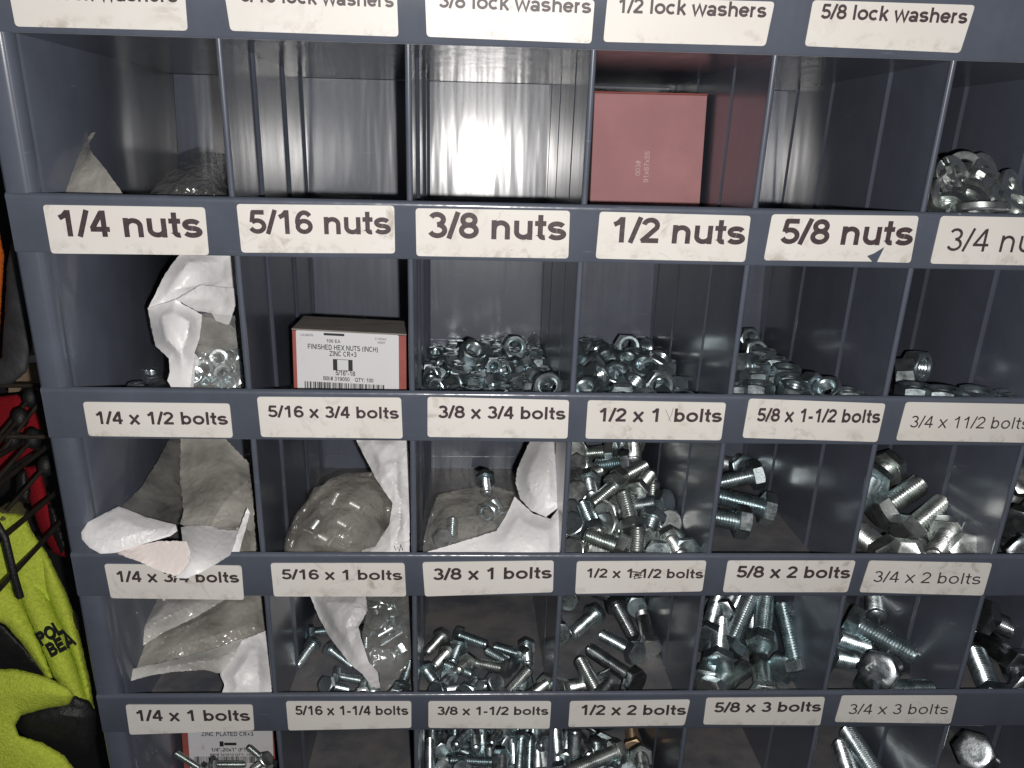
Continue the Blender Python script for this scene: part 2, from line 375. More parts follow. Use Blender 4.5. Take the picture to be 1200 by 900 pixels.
# ------------------------------------------------------------------ stickers on the rails
# rail, text, quad TL TR BR BL (photo pixels), baseline left, baseline right, cap top y at left, stroke weight
LABELS = [
 (-1, '1/4 lock washers', (8, -22), (216, -16), (220, 36), (18, 31), (26, -1), (209, 3), -22, .195),
 (-1, '5/16 lock washers', (262, -14), (465, -8), (467, 43), (270, 36), (282, 2), (462, 9), -16, .195),
 (-1, '3/8 lock washers', (498, -8), (697, 0), (693, 51), (500, 43), (514, 9), (693, 16), -9, .195),
 (-1, '1/2 lock washers', (712, -4), (908, 2), (897, 54), (707, 49), (723, 15), (898, 21), -3, .195),
 (-1, '5/8 lock washers', (953, 0), (1143, 6), (1125, 62), (943, 54), (961, 22), (1133, 28), 4, .195),
 (0, '1/4 nuts', (50, 240), (240, 243), (245, 299), (60, 297), (68, 277), (239, 279), 246, .195),
 (0, '5/16 nuts', (277, 239), (462, 241), (463, 297), (283, 296), (292, 274), (459, 275), 246, .195),
 (0, '3/8 nuts', (487, 244), (668, 247), (666, 303), (488, 300), (501, 279), (664, 282), 248, .195),
 (0, '1/2 nuts', (703, 248), (880, 253), (873, 307), (698, 303), (714, 284), (873, 287), 254, .195),
 (0, '5/8 nuts', (905, 251), (1077, 253), (1067, 308), (895, 305), (913, 286), (1069, 288), 256, .195),
 (0, '3/4 nuts', (1103, 253), (1272, 256), (1260, 312), (1090, 309), (1107, 294), (1243, 297), 267, .12),
 (1, '1/4 x 1/2 bolts', (97, 471), (269, 473), (273, 513), (104, 511), (112, 497), (268, 498), 482, .195),
 (1, '5/16 x 3/4 bolts', (301, 465), (470, 466), (472, 514), (306, 512), (314, 489), (468, 491), 475, .195),
 (1, '3/8 x 3/4 bolts', (501, 465), (667, 469), (665, 514), (501, 512), (513, 490), (663, 492), 475, .195),
 (1, '1/2 x 1  bolts', (689, 469), (851, 472), (845, 516), (686, 514), (700, 494), (846, 495), 478, .195),
 (1, '5/8 x 1-1/2 bolts', (878, 467), (1038, 473), (1028, 518), (870, 513), (886, 494), (1031, 496), 478, .195),
 (1, '3/4 x 11/2 bolts', (1062, 471), (1225, 474), (1215, 519), (1050, 516), (1065, 501), (1206, 503), 487, .12),
 (2, '1/4 x 3/4 bolts', (122, 661), (283, 663), (286, 703), (130, 701), (136, 682), (281, 683), 669, .195),
 (2, '5/16 x 1 bolts', (317, 660), (474, 660), (476, 699), (321, 699), (330, 679), (472, 680), 667, .195),
 (2, '3/8 x 1 bolts', (495, 659), (649, 657), (648, 694), (498, 699), (507, 680), (647, 678), 666, .195),
 (2, '1/2 x 1-1/2 bolts', (676, 658), (828, 657), (823, 693), (674, 696), (686, 677), (824, 678), 666, .195),
 (2, '5/8 x 2 bolts', (853, 657), (1003, 657), (993, 694), (847, 694), (862, 677), (996, 678), 663, .195),
 (2, '3/4 x 2 bolts', (1019, 657), (1163, 660), (1152, 698), (1007, 694), (1022, 682), (1149, 685), 669, .12),
 (3, '1/4 x 1 bolts', (147, 826), (296, 826), (298, 856), (152, 861), (159, 845), (294, 845), 832, .195),
 (3, '5/16 x 1-1/4 bolts', (335, 822), (482, 822), (482, 853), (338, 856), (346, 838), (479, 838), 827, .195),
 (3, '3/8 x 1-1/2 bolts', (502, 822), (646, 822), (644, 854), (502, 853), (512, 838), (643, 838), 828, .195),
 (3, '1/2 x 2 bolts', (668, 822), (809, 820), (802, 850), (666, 852), (679, 838), (804, 838), 826, .195),
 (3, '5/8 x 3 bolts', (828, 818), (967, 817), (961, 850), (824, 849), (836, 835), (962, 834), 823, .195),
 (3, '3/4 x 3 bolts', (987, 815), (1122, 815), (1114, 848), (978, 846), (993, 837), (1111, 837), 825, .12),
]
EXTRA = {}
def round_quad(q, r):
    out = []
    for i in range(4):
        p, a, b = q[i], q[i - 1], q[(i + 1) % 4]
        da = (a - p).normalized() * r; db = (b - p).normalized() * r
        for k in range(5):
            t = k / 4; out.append((p + da) * (1 - t) ** 2 + p * 2 * t * (1 - t) + (p + db) * t * t)
    return out
for i, (r, s, tl, tr, br, bl, b0, b1, cap, wgt) in enumerate(LABELS):
    q = [at(*p, -.0004) for p in (tl, tr, br, bl)]
    mb = MB()
    loop = round_quad(q, .0022)
    if s == '5/8 nuts':                              # torn notch in the lower edge
        notch = [at(1022, 306.5, -.0004), at(1016, 300, -.0004), at(1024, 297, -.0004), at(1037, 289, -.0004), at(1033, 297, -.0004), at(1028, 307, -.0004)]
        loop = loop[:15] + list(reversed(notch)) + loop[15:]
    mb.prism(loop, (0, .00038, 0))
    lab = mb.build('label_sticker', M_STK[i % 4], cab)
    lab['label'] = 'white sticker reading ' + ' '.join(s.split())
    A = at(*b0, -.00055); Bp = at(*b1, -.00055); cp = at(b0[0], cap, -.00055)
    up = Vector((0, 0, cp.z - A.z))
    me = text_mesh('lettering', s, A, Bp, up, wgt)
    link('lettering', me, M_INK, lab)
    EXTRA[s] = lab

# pen scribble over the 1-1/2 and the pencil mark after the 1
def strip(name, pts, wd, mat, parent, Y=-.0006):
    P = [at(x, y, Y) for x, y in pts]; mb = MB(); v = []
    for i, p in enumerate(P):
        t = (P[min(i + 1, len(P) - 1)] - P[max(i - 1, 0)]).normalized(); n = Vector((-t.z, 0, t.x)) * wd
        v += [p + n, p - n]
    mb.add(v, [(2 * k, 2 * k + 1, 2 * k + 3, 2 * k + 2) for k in range(len(P) - 1)])
    return mb.build(name, mat, parent)
M_PENCIL = simple('pencil_mark', (.30, .27, .27), .7)
strip('scribble', [(741, 670), (752, 671), (742, 673), (753, 674), (741, 675.5), (752, 677), (743, 678), (746, 670), (749, 678), (752, 670), (747, 674)], .0006, M_INK, EXTRA['1/2 x 1-1/2 bolts'], -.0007)
strip('pencil_mark', [(780, 480), (783, 487), (786, 494)], .0002, M_PENCIL, EXTRA['1/2 x 1  bolts'])
strip('pencil_mark', [(789, 478), (787, 486), (783, 493)], .0002, M_PENCIL, EXTRA['1/2 x 1  bolts'])

# ------------------------------------------------------------------ hardware: bolts, nuts, lock washers
IN = .0254
SIZE = {  # size: shank dia, across flats, head height, nut height, thread pitch
 '1/4': (.250, .4375, .163, .219, 1 / 20), '5/16': (.3125, .5, .211, .266, 1 / 18), '3/8': (.375, .5625, .243, .328, 1 / 16),
 '1/2': (.5, .75, .323, .4375, 1 / 13), '5/8': (.625, .9375, .403, .547, 1 / 11), '3/4': (.75, 1.125, .483, .641, 1 / 10)}
SIZE = {k: tuple(x * IN for x in v) for k, v in SIZE.items()}
def hexr(a, af):
    q = (a + math.pi / 6) % (math.pi / 3) - math.pi / 6; return af / 2 / math.cos(q)
def lathe(mb, rings, n, closed=False, caps=True):
    """rings: list of functions angle -> (r, z)"""
    o = len(mb.v)
    for fn in rings:
        for k in range(n):
            a = 2 * math.pi * k / n; r, z = fn(a); mb.v.append(Vector((r * math.cos(a), r * math.sin(a), z)))
    m = len(rings)
    for i in range(m if closed else m - 1):
        j = (i + 1) % m
        for k in range(n):
            mb.f.append((o + i * n + k, o + i * n + (k + 1) % n, o + j * n + (k + 1) % n, o + j * n + k))
    if caps and not closed:
        mb.f.append(tuple(o + k for k in range(n))[::-1]); mb.f.append(tuple(o + (m - 1) * n + k for k in range(n)))
MESH = {}
def head_mesh(sz):
    k = ('h', sz)
    if k not in MESH:
        d, af, h, nh, p = SIZE[sz]; n = 48; t = .5
        top = lambda a: -(h - max(0, hexr(a, af) - .47 * af) * t)
        rings = [lambda a: (d * .45, .0), lambda a: (.46 * af, .0), lambda a: (.47 * af, -.0004), lambda a: (hexr(a, af) * .975, -.0004), lambda a: (hexr(a, af), -.0009),
                 lambda a: (hexr(a, af), top(a)), lambda a: (.47 * af, -h), lambda a: (.30 * af, -h + .00008), lambda a: (.06 * af, -h)]
        mb = MB(); lathe(mb, rings, n); MESH[k] = mesh('bolt_head', mb.v, mb.f, 28)
    return MESH[k]
def shank_mesh(sz, L, plain=0):
    k = ('s', sz, round(L, 4), plain)
    if k not in MESH:
        d, af, h, nh, p = SIZE[sz]; n = 24 if d > .011 else 16; R = d / 2 * .985; dep = .70 * p
        rings = [lambda a: (R, 0)]
        if plain > 0: rings += [lambda a: (R, plain - .0006), lambda a: (R * .93, plain)]
        z = plain + (.0006 if plain else .001); step = p / 6
        while z < L - .0012:
            def fn(a, z=z):
                ph = (z / p - a / (2 * math.pi)) % 1.0; tr = abs(ph - .5) * 2
                tr = min(1, max(0, tr * 1.1 - .05)); tip = max(0, z - (L - 1.4 * p)) / (1.4 * p)
                return (R - dep * tr * (1 - tip * .4) - dep * .75 * tip, z)
            rings.append(fn); z += step
        rings += [lambda a: (R - dep * 1.05, L - .0004), lambda a: (R - dep * 1.3, L)]
        mb = MB(); lathe(mb, rings, n); MESH[k] = mesh('threaded_shank', mb.v, mb.f, 62)
    return MESH[k]
def nut_mesh(sz):
    k = ('n', sz)
    if k not in MESH:
        d, af, h, nh, p = SIZE[sz]; n = 36; ri = d / 2 * .90; H = nh / 2; t = .55
        cz = lambda a: H - max(0, hexr(a, af) - .47 * af) * t
        rings = [lambda a: (d / 2 * 1.07, H - .0001), lambda a: (.47 * af, H), lambda a: (hexr(a, af), cz(a)), lambda a: (hexr(a, af), -cz(a)), lambda a: (.47 * af, -H), lambda a: (d / 2 * 1.07, -H + .0001)]
        m = 9
        for i in range(m):
            zz = -H + .12 * nh + (nh * .76) * i / (m - 1); rr = ri if i % 2 == 0 else d / 2
            rings.append(lambda a, zz=zz, rr=rr: (rr, zz))
        mb = MB(); lathe(mb, rings, n, closed=True); MESH[k] = mesh('hex_nut', mb.v, mb.f, 28)
    return MESH[k]
def washer_mesh(sz='3/4'):
    k = ('w', sz)
    if k not in MESH:
        d = SIZE[sz][0]; ri = d * .51; ro = d * .86; th = d * .25; n = 44; mb = MB()
        for i in range(n + 1):
            a = math.radians(8 + 346 * i / n); lift = (i / n - .5) * th * .55
            for r, z in ((ri, -th / 2), (ro - .0005, -th / 2 * .92), (ro, -th / 2 * .7), (ro, th / 2 * .7), (ro - .0005, th / 2 * .92), (ri, th / 2)):
                mb.v.append(Vector((r * math.cos(a), r * math.sin(a), z + lift)))
        for i in range(n):
            for j in range(6): mb.f.append((i * 6 + j, i * 6 + (j + 1) % 6, (i + 1) * 6 + (j + 1) % 6, (i + 1) * 6 + j))
        mb.f.append((0, 1, 2, 3, 4, 5)); mb.f.append(tuple(n * 6 + j for j in (5, 4, 3, 2, 1, 0)))
        MESH[k] = mesh('lock_washer', mb.v, mb.f, 35)
    return MESH[k]
VAR = {}
def matmesh(me, mat):
    """one mesh per material, shared by all copies of that size and finish"""
    k = (me.name, mat.name)
    if k not in VAR:
        c = me if not me.materials else me.copy()
        c.materials.clear(); c.materials.append(mat); VAR[k] = c
    return VAR[k]
def frame(z, roll=0):
    z = z.normalized(); x = z.cross(Vector((.31, .22, .92)))
    if x.length < .1: x = z.cross(Vector((1, 0, 0)))
    x.normalize(); y = z.cross(x); c, s = math.cos(roll), math.sin(roll)
    x2 = x * c + y * s; y2 = z.cross(x2); return Matrix((x2, y2, z)).transposed()
def put_bolt(sz, L, mw, mat, label, group, plain=0):
    o = thing('hex_bolt', label, 'bolt', group=group); o.matrix_world = mw
    for nm, me in (('bolt_head', head_mesh(sz)), ('threaded_shank', shank_mesh(sz, L, plain))):
        c = bpy.data.objects.new(nm, matmesh(me, mat)); COL.objects.link(c); c.parent = o
    return o
def put_nut(sz, mw, mat, label, group):
    o = bpy.data.objects.new('hex_nut', matmesh(nut_mesh(sz), mat)); COL.objects.link(o); o.matrix_world = mw
    return tag(o, label, 'nut', group)
def bolt(sz, Lin, hx, hy, tx, ty, mat, label, group, row=None, Y=None, h=None, near=False, roll=0, plain=0, Yt=None, flat=False):
    """head centre seen at photo pixel (hx,hy), tip at (tx,ty); depth from Y, or lying on the shelf of its row"""
    d, af, hh, nh, p = SIZE[sz]; L = Lin * IN
    if Y is None:
        H = on_floor(hx, hy, row, h if h is not None else af / 2); Tp = on_floor(tx, ty, row, d / 2 + (0 if h is None else h - af / 2)); ax = (Tp - H).normalized()
    else:
        H = at(hx, hy, Y)
        if flat:
            r = ray(tx, ty); k = (H - CAM).dot(RZ); ax = (CAM + r * k - H).normalized()
        elif Yt is not None: ax = (at(tx, ty, Yt) - H).normalized()
        else:
            r = ray(tx, ty).normalized(); oc = CAM - H; full = L + hh / 2; b = r.dot(oc); c = oc.dot(oc) - full * full; D = b * b - c
            t = -b if D <= 0 else (-b - math.sqrt(D) if near else -b + math.sqrt(D)); ax = (CAM + r * t - H).normalized()
    rw_ = int(-at(hx, min(max(hy, ty), 895), 0).z / PR) if row is None else row
    q0 = Vector((0, 0, T(rw_ + 1))) + N * .0006
    if Y is not None and (H - q0).dot(N) < af * .46 and H.y > .008:
        H = on_floor(hx, hy, rw_, af * .5); r = ray(tx, ty).normalized(); oc = CAM - H; full = L + hh / 2; b = r.dot(oc); cc = oc.dot(oc) - full * full; D = b * b - cc
        t = -b if D <= 0 else (-b - math.sqrt(D) if near else -b + math.sqrt(D)); ax = (CAM + r * t - H).normalized()
    tipz = (H + ax * (L + hh / 2) - q0).dot(N) - d / 2
    if tipz < 0 and Y is not None: ax = (ax + N * (-tipz / (L + hh / 2))).normalized()
    mw = Matrix.Translation(H + ax * hh / 2) @ frame(ax, roll).to_4x4()
    return put_bolt(sz, L, mw, mat, label, group, plain)
rnd = random.Random(3)
HEAPC = 'zinc bolt crowded into the heap just under the 3/8 x 1-1/2 sticker'

# --- bin for 1/2 x 1 bolts: steep heap against the left divider
G = 'bolts heaped in the bin above the 1/2 x 1-1/2 label'
HL = 'short zinc hex bolt in the heap above the 1/2 x 1-1/2 sticker'
def ysurf(y): return max(.018, .028 + (645 - y) * .00145)
for i, (hx, hy, tx, ty, dy, near, lab) in enumerate([
 (716, 529, 680, 532, 0, 0, 'zinc hex bolt lying flat across the top left of the 1/2 x 1 heap'), (735, 541, 698, 546, 0, 0, None), (727, 561, 757, 545, 0, 0, None),
 (674, 561, 703, 552, 0, 0, None), (690, 563, 694, 582, 0, 1, None), (721, 569, 694, 592, -.01, 1, 'shiny hex bolt slanting down left amid the 1/2 x 1 heap'),
 (747, 575, 762, 556, 0, 0, None), (779, 588, 744, 593, -.01, 0, 'hex bolt with its head sticking out rightmost of the 1/2 x 1 heap'), (741, 616, 731, 576, -.005, 0, 'hex bolt standing tip up in the centre of the 1/2 x 1 heap'),
 (710, 602, 724, 598, .0, 0, None), (697, 622, 683, 590, 0, 0, None), (711, 616, 733, 624, 0, 0, None),
 (729, 642, 685, 626, -.008, 0, 'hex bolt lying lowest at the front of the 1/2 x 1 heap'), (765, 606, 754, 642, 0, 1, 'hex bolt hanging head up above the front rail in the 1/2 x 1 heap'), (784, 612, 772, 620, .01, 0, None),
 (786, 632, 799, 652, 0, 1, None), (771, 650, 777, 640, 0, 0, 'hex bolt head facing out just above the rail of the 1/2 x 1 heap'), (672, 646, 690, 650, 0, 0, None),
 (668, 600, 680, 614, 0, 0, None), (672, 615, 684, 636, .004, 0, None), (677, 577, 688, 586, 0, 0, None), (743, 519, 744, 541, 0, 1, None),
 (720, 517, 736, 513, 0, 0, None), (676, 526, 684, 520, 0, 0, None), (678, 545, 692, 549, 0, 0, None), (805, 646, 794, 634, 0, 0, None),
 (704, 646, 694, 640, .012, 0, None), (756, 632, 750, 616, .012, 0, None), (757, 566, 741, 560, .02, 0, None), (716, 590, 706, 576, .02, 0, None), (684, 604, 692, 590, .02, 0, None)]):
    bolt('1/2', 1, hx, hy, tx, ty, [Z_WARM, Z_BLUE, Z_WARM][i % 3], lab or HL, G, row=2, Y=ysurf(hy) + dy, near=near, roll=rnd.random() * 2)

# --- 5/8 x 1-1/2
G = 'bolts in the bin above the 5/8 x 2 label'
bolt('5/8', 1.5, 870, 612, 822, 603, Z_BLUE, 'lowest and nearest of the hex bolts above the 5/8 x 2 bolts sticker', G, Y=.072, flat=True, roll=.35)
bolt('5/8', 1.5, 899, 596, 852, 584, Z_BLUE, 'middle hex bolt of those above the 5/8 x 2 sticker, tip pointing left', G, Y=.105, flat=True, roll=.1)
bolt('5/8', 1.5, 886, 556, 842, 566, Z_BLUE, 'upper hex bolt at the back above the 5/8 x 2 sticker', G, Y=.18, flat=True, roll=.2)
bolt('5/8', 1.5, 870, 548, 845, 552, Z_BLUE, 'hex bolt mostly hidden behind the upper one above the 5/8 x 2 sticker', G, Y=.235, roll=.6)
# --- 3/4 x 1-1/2
G = 'thick bolts in the bin above the 3/4 x 2 label'
bolt('3/4', 1.5, 1040, 549, 1010, 572, Z_WARM, 'thick hex bolt head topmost in the pile above the 3/4 x 2 bolts sticker', G, Y=.135, roll=.2, near=1)
bolt('3/4', 1.5, 1032, 599, 1080, 566, Z_WARM, 'thick bolt slanting up, long thread showing, above the 3/4 x 2 sticker', G, Y=.092, roll=.5)
bolt('3/4', 1.5, 1064, 625, 1108, 588, Z_WARM, 'thick bolt leaning tip up, lower one above the 3/4 x 2 sticker', G, Y=.066, roll=.1)
bolt('3/4', 1.5, 1112, 627, 1094, 655, Z_WARM, 'thick bolt head right of the leaning bolts above the 3/4 x 2 sticker', G, Y=.060, roll=.9, near=1)
bolt('3/4', 1.5, 1137, 648, 1112, 656, Z_WARM, 'rightmost thick bolt head peeping over the rail above the 3/4 x 2 sticker', G, Y=.030, roll=.3)
bolt('3/4', 1.5, 1041, 652, 1004, 622, Z_WARM, 'thick bolt in the bottom left corner above the 3/4 x 2 sticker', G, Y=.026, roll=.7)
bolt('3/4', 1.5, 1060, 655, 1074, 640, Z_WARM, 'thick bolt head face out at the rail above the 3/4 x 2 sticker', G, Y=.022, roll=.2)
bolt('3/4', 1.5, 1022, 565, 1006, 590, Z_BLUE, 'thick bolt head half hidden by the divider above the 3/4 x 2 sticker', G, Y=.115, roll=.2, near=1)
G = 'bolts in the bin at the right edge'
bolt('3/4', 1.5, 1204, 562, 1190, 580, Z_WARM, 'upper bolt at the right edge beyond the 3/4 x 1-1/2 bolts', G, Y=.12, roll=.2)
bolt('3/4', 1.5, 1196, 615, 1215, 590, Z_DARK, 'lower bolt head at the right edge beyond the 3/4 x 1-1/2 bolts', G, Y=.07, roll=.4)
bolt('3/4', 1.5, 1204, 650, 1185, 640, Z_DARK, 'lowest bolt at the right edge beyond the 3/4 x 1-1/2 bolts', G, Y=.03, roll=.4)

# --- 5/16 x 1 loose bolts, and those inside the clear bag
G = 'small bolts in the bin above the 5/16 x 1-1/4 label'
S = ' above the 5/16 x 1-1/4 sticker'
for hx, hy, tx, ty, kw, lab in [
 (352, 746, 329, 757, dict(Y=.15), 'small bolt lying highest, tip lower left,'), (342, 753, 339, 786, dict(Y=.115, near=1), 'small bolt against the left divider pointing down'),
 (367, 755, 351, 789, dict(Y=.11, near=1), 'small bolt sloping down left of the bag'), (364, 741, 392, 757, dict(Y=.15), 'small bolt tucked against the white bag flap'),
 (387, 761, 412, 787, dict(Y=.10, near=1), 'small bolt pointing right below the flap'), (394, 792, 436, 800, dict(Y=.06), 'small level bolt in front of the bag'),
 (383, 803, 403, 816, dict(Y=.035), 'small bolt lower left of the level one'), (425, 816, 427, 799, dict(Y=.025), 'left of two bolt tips before the bag'),
 (440, 817, 434, 802, dict(Y=.025), 'right of two bolt tips before the bag'), (471, 806, 481, 776, dict(Y=.05), 'small bolt standing upright beside the right divider'), (463, 817, 466, 803, dict(Y=.022), 'small bolt end at the rail, right corner')]:
    bolt('5/16', 1, hx, hy, tx, ty, Z_BLUE, lab.rstrip(',') + S, G, roll=rnd.random(), **kw)
G2 = 'small bolts inside the clear bag'
for hx, hy, tx, ty in [(451, 702, 440, 717), (467, 709, 446, 717), (450, 722, 482, 725), (467, 731, 445, 744), (477, 737, 447, 756), (470, 759, 436, 781), (430, 739, 429, 772), (478, 728, 477, 745), (441, 768, 431, 775), (456, 770, 474, 765), (444, 730, 458, 745), (437, 706, 443, 722)]:
    bolt('5/16', 1, hx, hy, tx, ty, Z_BLUE, 'small zinc bolt seen through the clear bag above the 5/16 x 1-1/4 sticker', G2, Y=.075 + (781 - hy) * .0009, roll=rnd.random())

# --- 3/8 x 1
G = 'bolts in the bin above the 3/8 x 1-1/2 label'
S = ' above the 3/8 x 1-1/2 sticker'
for hx, hy, tx, ty, Y, near, lab in [
 (518, 746, 501, 776, .135, 1, 'left topmost bolt, tip down left,'), (538, 744, 566, 773, .135, 1, 'middle topmost bolt, tip down right'),
 (537, 758, 530, 777, .115, 1, 'bolt between the two topmost heads'), (556, 791, 515, 776, .075, 0, 'dark headed bolt lying across the middle'),
 (601, 779, 570, 762, .10, 0, 'bolt right of the middle, head facing viewer'), (613, 768, 580, 758, .12, 0, 'bolt pointing left behind the upright one'),
 (617, 757, 619, 785, .12, 1, 'bolt standing head up at the right'), (593, 815, 622, 783, .03, 0, 'bolt slanting up right from the front rail'),
 (594, 784, 562, 789, .085, 0, 'bolt lying level under the right hand pair'), (568, 806, 577, 793, .04, 0, 'bolt tip up at the front, middle'),
 (546, 812, 557, 800, .03, 0, 'bolt tip at the front, left of middle'), (513, 810, 534, 816, .03, 0, 'bolt low at the front left'),
 (641, 801, 622, 816, .035, 1, 'bolt in the front right corner'), (525, 764, 508, 783, .10, 1, 'bolt just below the left topmost one'),
 (527, 794, 518, 806, .06, 1, 'short looking bolt below the dark headed one'), (614, 798, 609, 815, .05, 1, 'bolt half hidden behind the slanting front one'),
 (500, 786, 512, 802, .07, 1, 'bolt against the left divider'), (548, 776, 536, 786, .09, 1, 'bolt crossing under the dark headed one'), (580, 800, 560, 812, .035, 0, 'bolt flat against the rail in front')]:
    bolt('3/8', 1, hx, hy, tx, ty, Z_BLUE if len(lab) % 3 else Z_WARM, lab.rstrip(',') + S, G, Y=Y, near=near, roll=rnd.random() * 2)

# --- 1/2 x 1-1/2
G = 'bolts in the bin above the 1/2 x 2 label'
S = ' above the 1/2 x 2 sticker'
bolt('1/2', 1.5, 697, 720, 664, 750, Z_BLUE, 'bolt lying alone at the left, tip down left,'.rstrip(',') + S, G, row=3, roll=.2)
bolt('1/2', 1.5, 744, 765, 701, 742, Z_BLUE, 'upper of two parallel bolts, head down right' + S, G, row=3, roll=.5)
bolt('1/2', 2, 744, 797, 691, 761, Z_DARK, 'long dark headed bolt, lower of two parallel ones' + S, G, Y=.045, roll=.1)
bolt('1/2', 1.5, 706, 822, 680, 773, Z_WARM, 'bolt standing tip up at the front rail' + S, G, Y=.024, roll=.3)
bolt('1/2', 1.5, 655, 809, 690, 807, Z_WARM, 'bolt lying level in the front left corner' + S, G, Y=.026, roll=.3)
bolt('1/2', 1.5, 714, 800, 700, 820, Z_DARK, 'short dark bolt end beside the upright one' + S, G, Y=.045, roll=.3, near=1)
bolt('1/2', 1.5, 722, 709, 742, 751, Z_DARK, 'dark bolt leaning left of the bright one' + S, G, Y=.165, near=1, roll=.6)
bolt('1/2', 1.5, 762, 757, 752, 718, Z_WARM, 'bolt with bright smooth shank, head facing viewer' + S, G, Y=.11, roll=.2, plain=.03)
bolt('1/2', 1.5, 746, 711, 738, 698, Z_BLUE, 'bolt head seen edge on under the scribbled sticker', G, Y=.17, roll=.2)
bolt('1/2', 1.5, 730, 706, 694, 703, Z_DARK, 'dark bolt level at the back, thread leftward' + S, G, Y=.2, roll=.2)
bolt('1/2', 1.5, 666, 703, 672, 690, Z_BLUE, 'bluish bolt head in the back left corner' + S, G, Y=.19, roll=.2)
bolt('1/2', 1.5, 655, 742, 651, 722, Z_BLUE, 'bolt almost hidden by the left divider' + S, G, Y=.11, roll=.2)

# --- 5/8 x 2
G = 'long bolts in the bin above the 5/8 x 3 label'
S = ' above the 5/8 x 3 sticker'
bolt('5/8', 2, 855, 758, 884, 692, Z_BLUE, 'long bolt leaning right, left of the upright one' + S, G, Y=.078, roll=.15)
bolt('5/8', 2, 893, 751, 899, 688, Z_BLUE, 'long upright bolt in the middle, big head down' + S, G, Y=.070, roll=.42)
bolt('5/8', 2, 935, 783, 917, 706, Z_BLUE, 'rightmost long bolt, head at the bottom' + S, G, Y=.055, roll=.45)
bolt('5/8', 2, 834, 812, 874, 783, Z_WARM, 'smooth worn shank slanting up from the front left' + S, G, Y=.026, roll=.2, plain=.05)
bolt('5/8', 2, 897, 816, 889, 772, Z_WARM, 'bright smooth shank standing at the front rail' + S, G, Y=.022, roll=.2, plain=.05)
bolt('5/8', 2, 917, 783, 930, 817, Z_BLUE, 'bolt slipping down behind the rail, cyan head' + S, G, Y=.085, Yt=.035, roll=.3)
bolt('5/8', 2, 846, 718, 862, 690, Z_BLUE, 'dark bolt head upper left at the divider' + S, G, Y=.125, roll=.1)
bolt('5/8', 2, 842, 776, 846, 728, Z_BLUE, 'bolt head poking left under the leaning one' + S, G, Y=.052, roll=.6)
bolt('5/8', 2, 830, 745, 842, 700, Z_BLUE, 'bolt end beside the left divider, half way up' + S, G, Y=.09, roll=.6)
bolt('5/8', 2, 828, 797, 838, 752, Z_BLUE, 'bolt end beside the left divider, low down' + S, G, Y=.04, roll=.2)
bolt('5/8', 2, 848, 735, 870, 695, Z_BLUE, 'long bolt behind the left leaning one' + S, G, Y=.115, roll=.2)
bolt('5/8', 2, 884, 752, 880, 700, Z_BLUE, 'long bolt hidden behind the upright one' + S, G, Y=.105, roll=.2)

# --- 3/4 x 2
G = 'thick bolts in the bin above the 3/4 x 3 label'
S = ' above the 3/4 x 3 sticker'
bolt('3/4', 2, 1000, 729, 1077, 771, Z_BLUE, 'long threaded bolt lying across, head upper left,' + S, G, Y=.105, roll=.3)
eb = bolt('3/4', 2, 1030, 786, 1053, 778, Z_DARK, 'thick bolt head facing out, raised marks' + S, G, Y=.028, roll=.25, Yt=.085)
bolt('3/4', 2, 1024, 688, 1027, 724, Z_BLUE, 'thick bolt hanging down at the back, shiny' + S, G, Y=.175, near=1, roll=.2)
bolt('3/4', 2, 965, 742, 1014, 758, Z_BLUE, 'upper of two threads left of the marked head' + S, G, Y=.085, roll=.1)
bolt('3/4', 2, 960, 767, 1008, 782, Z_BLUE, 'lower of two threads left of the marked head' + S, G, Y=.06, roll=.1)
bolt('3/4', 2, 1053, 769, 1020, 744, Z_DARK, 'thick bolt head right of the marked one' + S, G, Y=.085, roll=.1)
bolt('3/4', 2, 1020, 812, 1090, 815, Z_BLUE, 'thick bolt lying lowest behind the front rail' + S, G, Y=.030, roll=.4)
d_, af_, h_, nh_, p_ = SIZE['3/4']; mbk = MB()
def bar(x0, y0, x1, y1, wd=.0007):
    a, b = Vector((x0, y0, 0)), Vector((x1, y1, 0)); t = (b - a).normalized(); n = Vector((-t.y, t.x, 0)) * wd; z = Vector((0, 0, -h_ + .0002)); k = Vector((0, 0, -.0005))
    mbk.hexa([a + n + z, a - n + z, b - n + z, b + n + z, a + n + z + k, a - n + z + k, b - n + z + k, b + n + z + k])
hd = [c for c in eb.children if c.name.startswith('bolt_head')][0]
# directions on the head face that read as image right / up
mw = eb.matrix_world.to_3x3(); ir = mw.inverted() @ RX; iu = mw.inverted() @ -RY; ir = Vector((ir.x, ir.y, 0)).normalized(); iu = Vector((-ir.y, ir.x, 0)) * (1 if Vector((-ir.y, ir.x, 0)).dot(iu) > 0 else -1)
def ib(ax, ay, bx, by): 
    p = (ir * ax + iu * ay) * .001; q = (ir * bx + iu * by) * .001; bar(p.x, p.y, q.x, q.y)
for (a) in ((-8.6, 2.4, -1.2, 7.6), (-8.6, 2.4, -6.0, 4.6 - 4.4), (-6.0, 4.6, -3.6, 2.2), (-2.6, 7.0, -.6, 4.8), (3.6, -6.2, 6.6, -9.6), (6.6, -9.6, 8.4, -8.6)): ib(*a)
mbk.build('grade_mark', Z_WARM, None); gm = bpy.data.objects['grade_mark']; gm.parent = hd

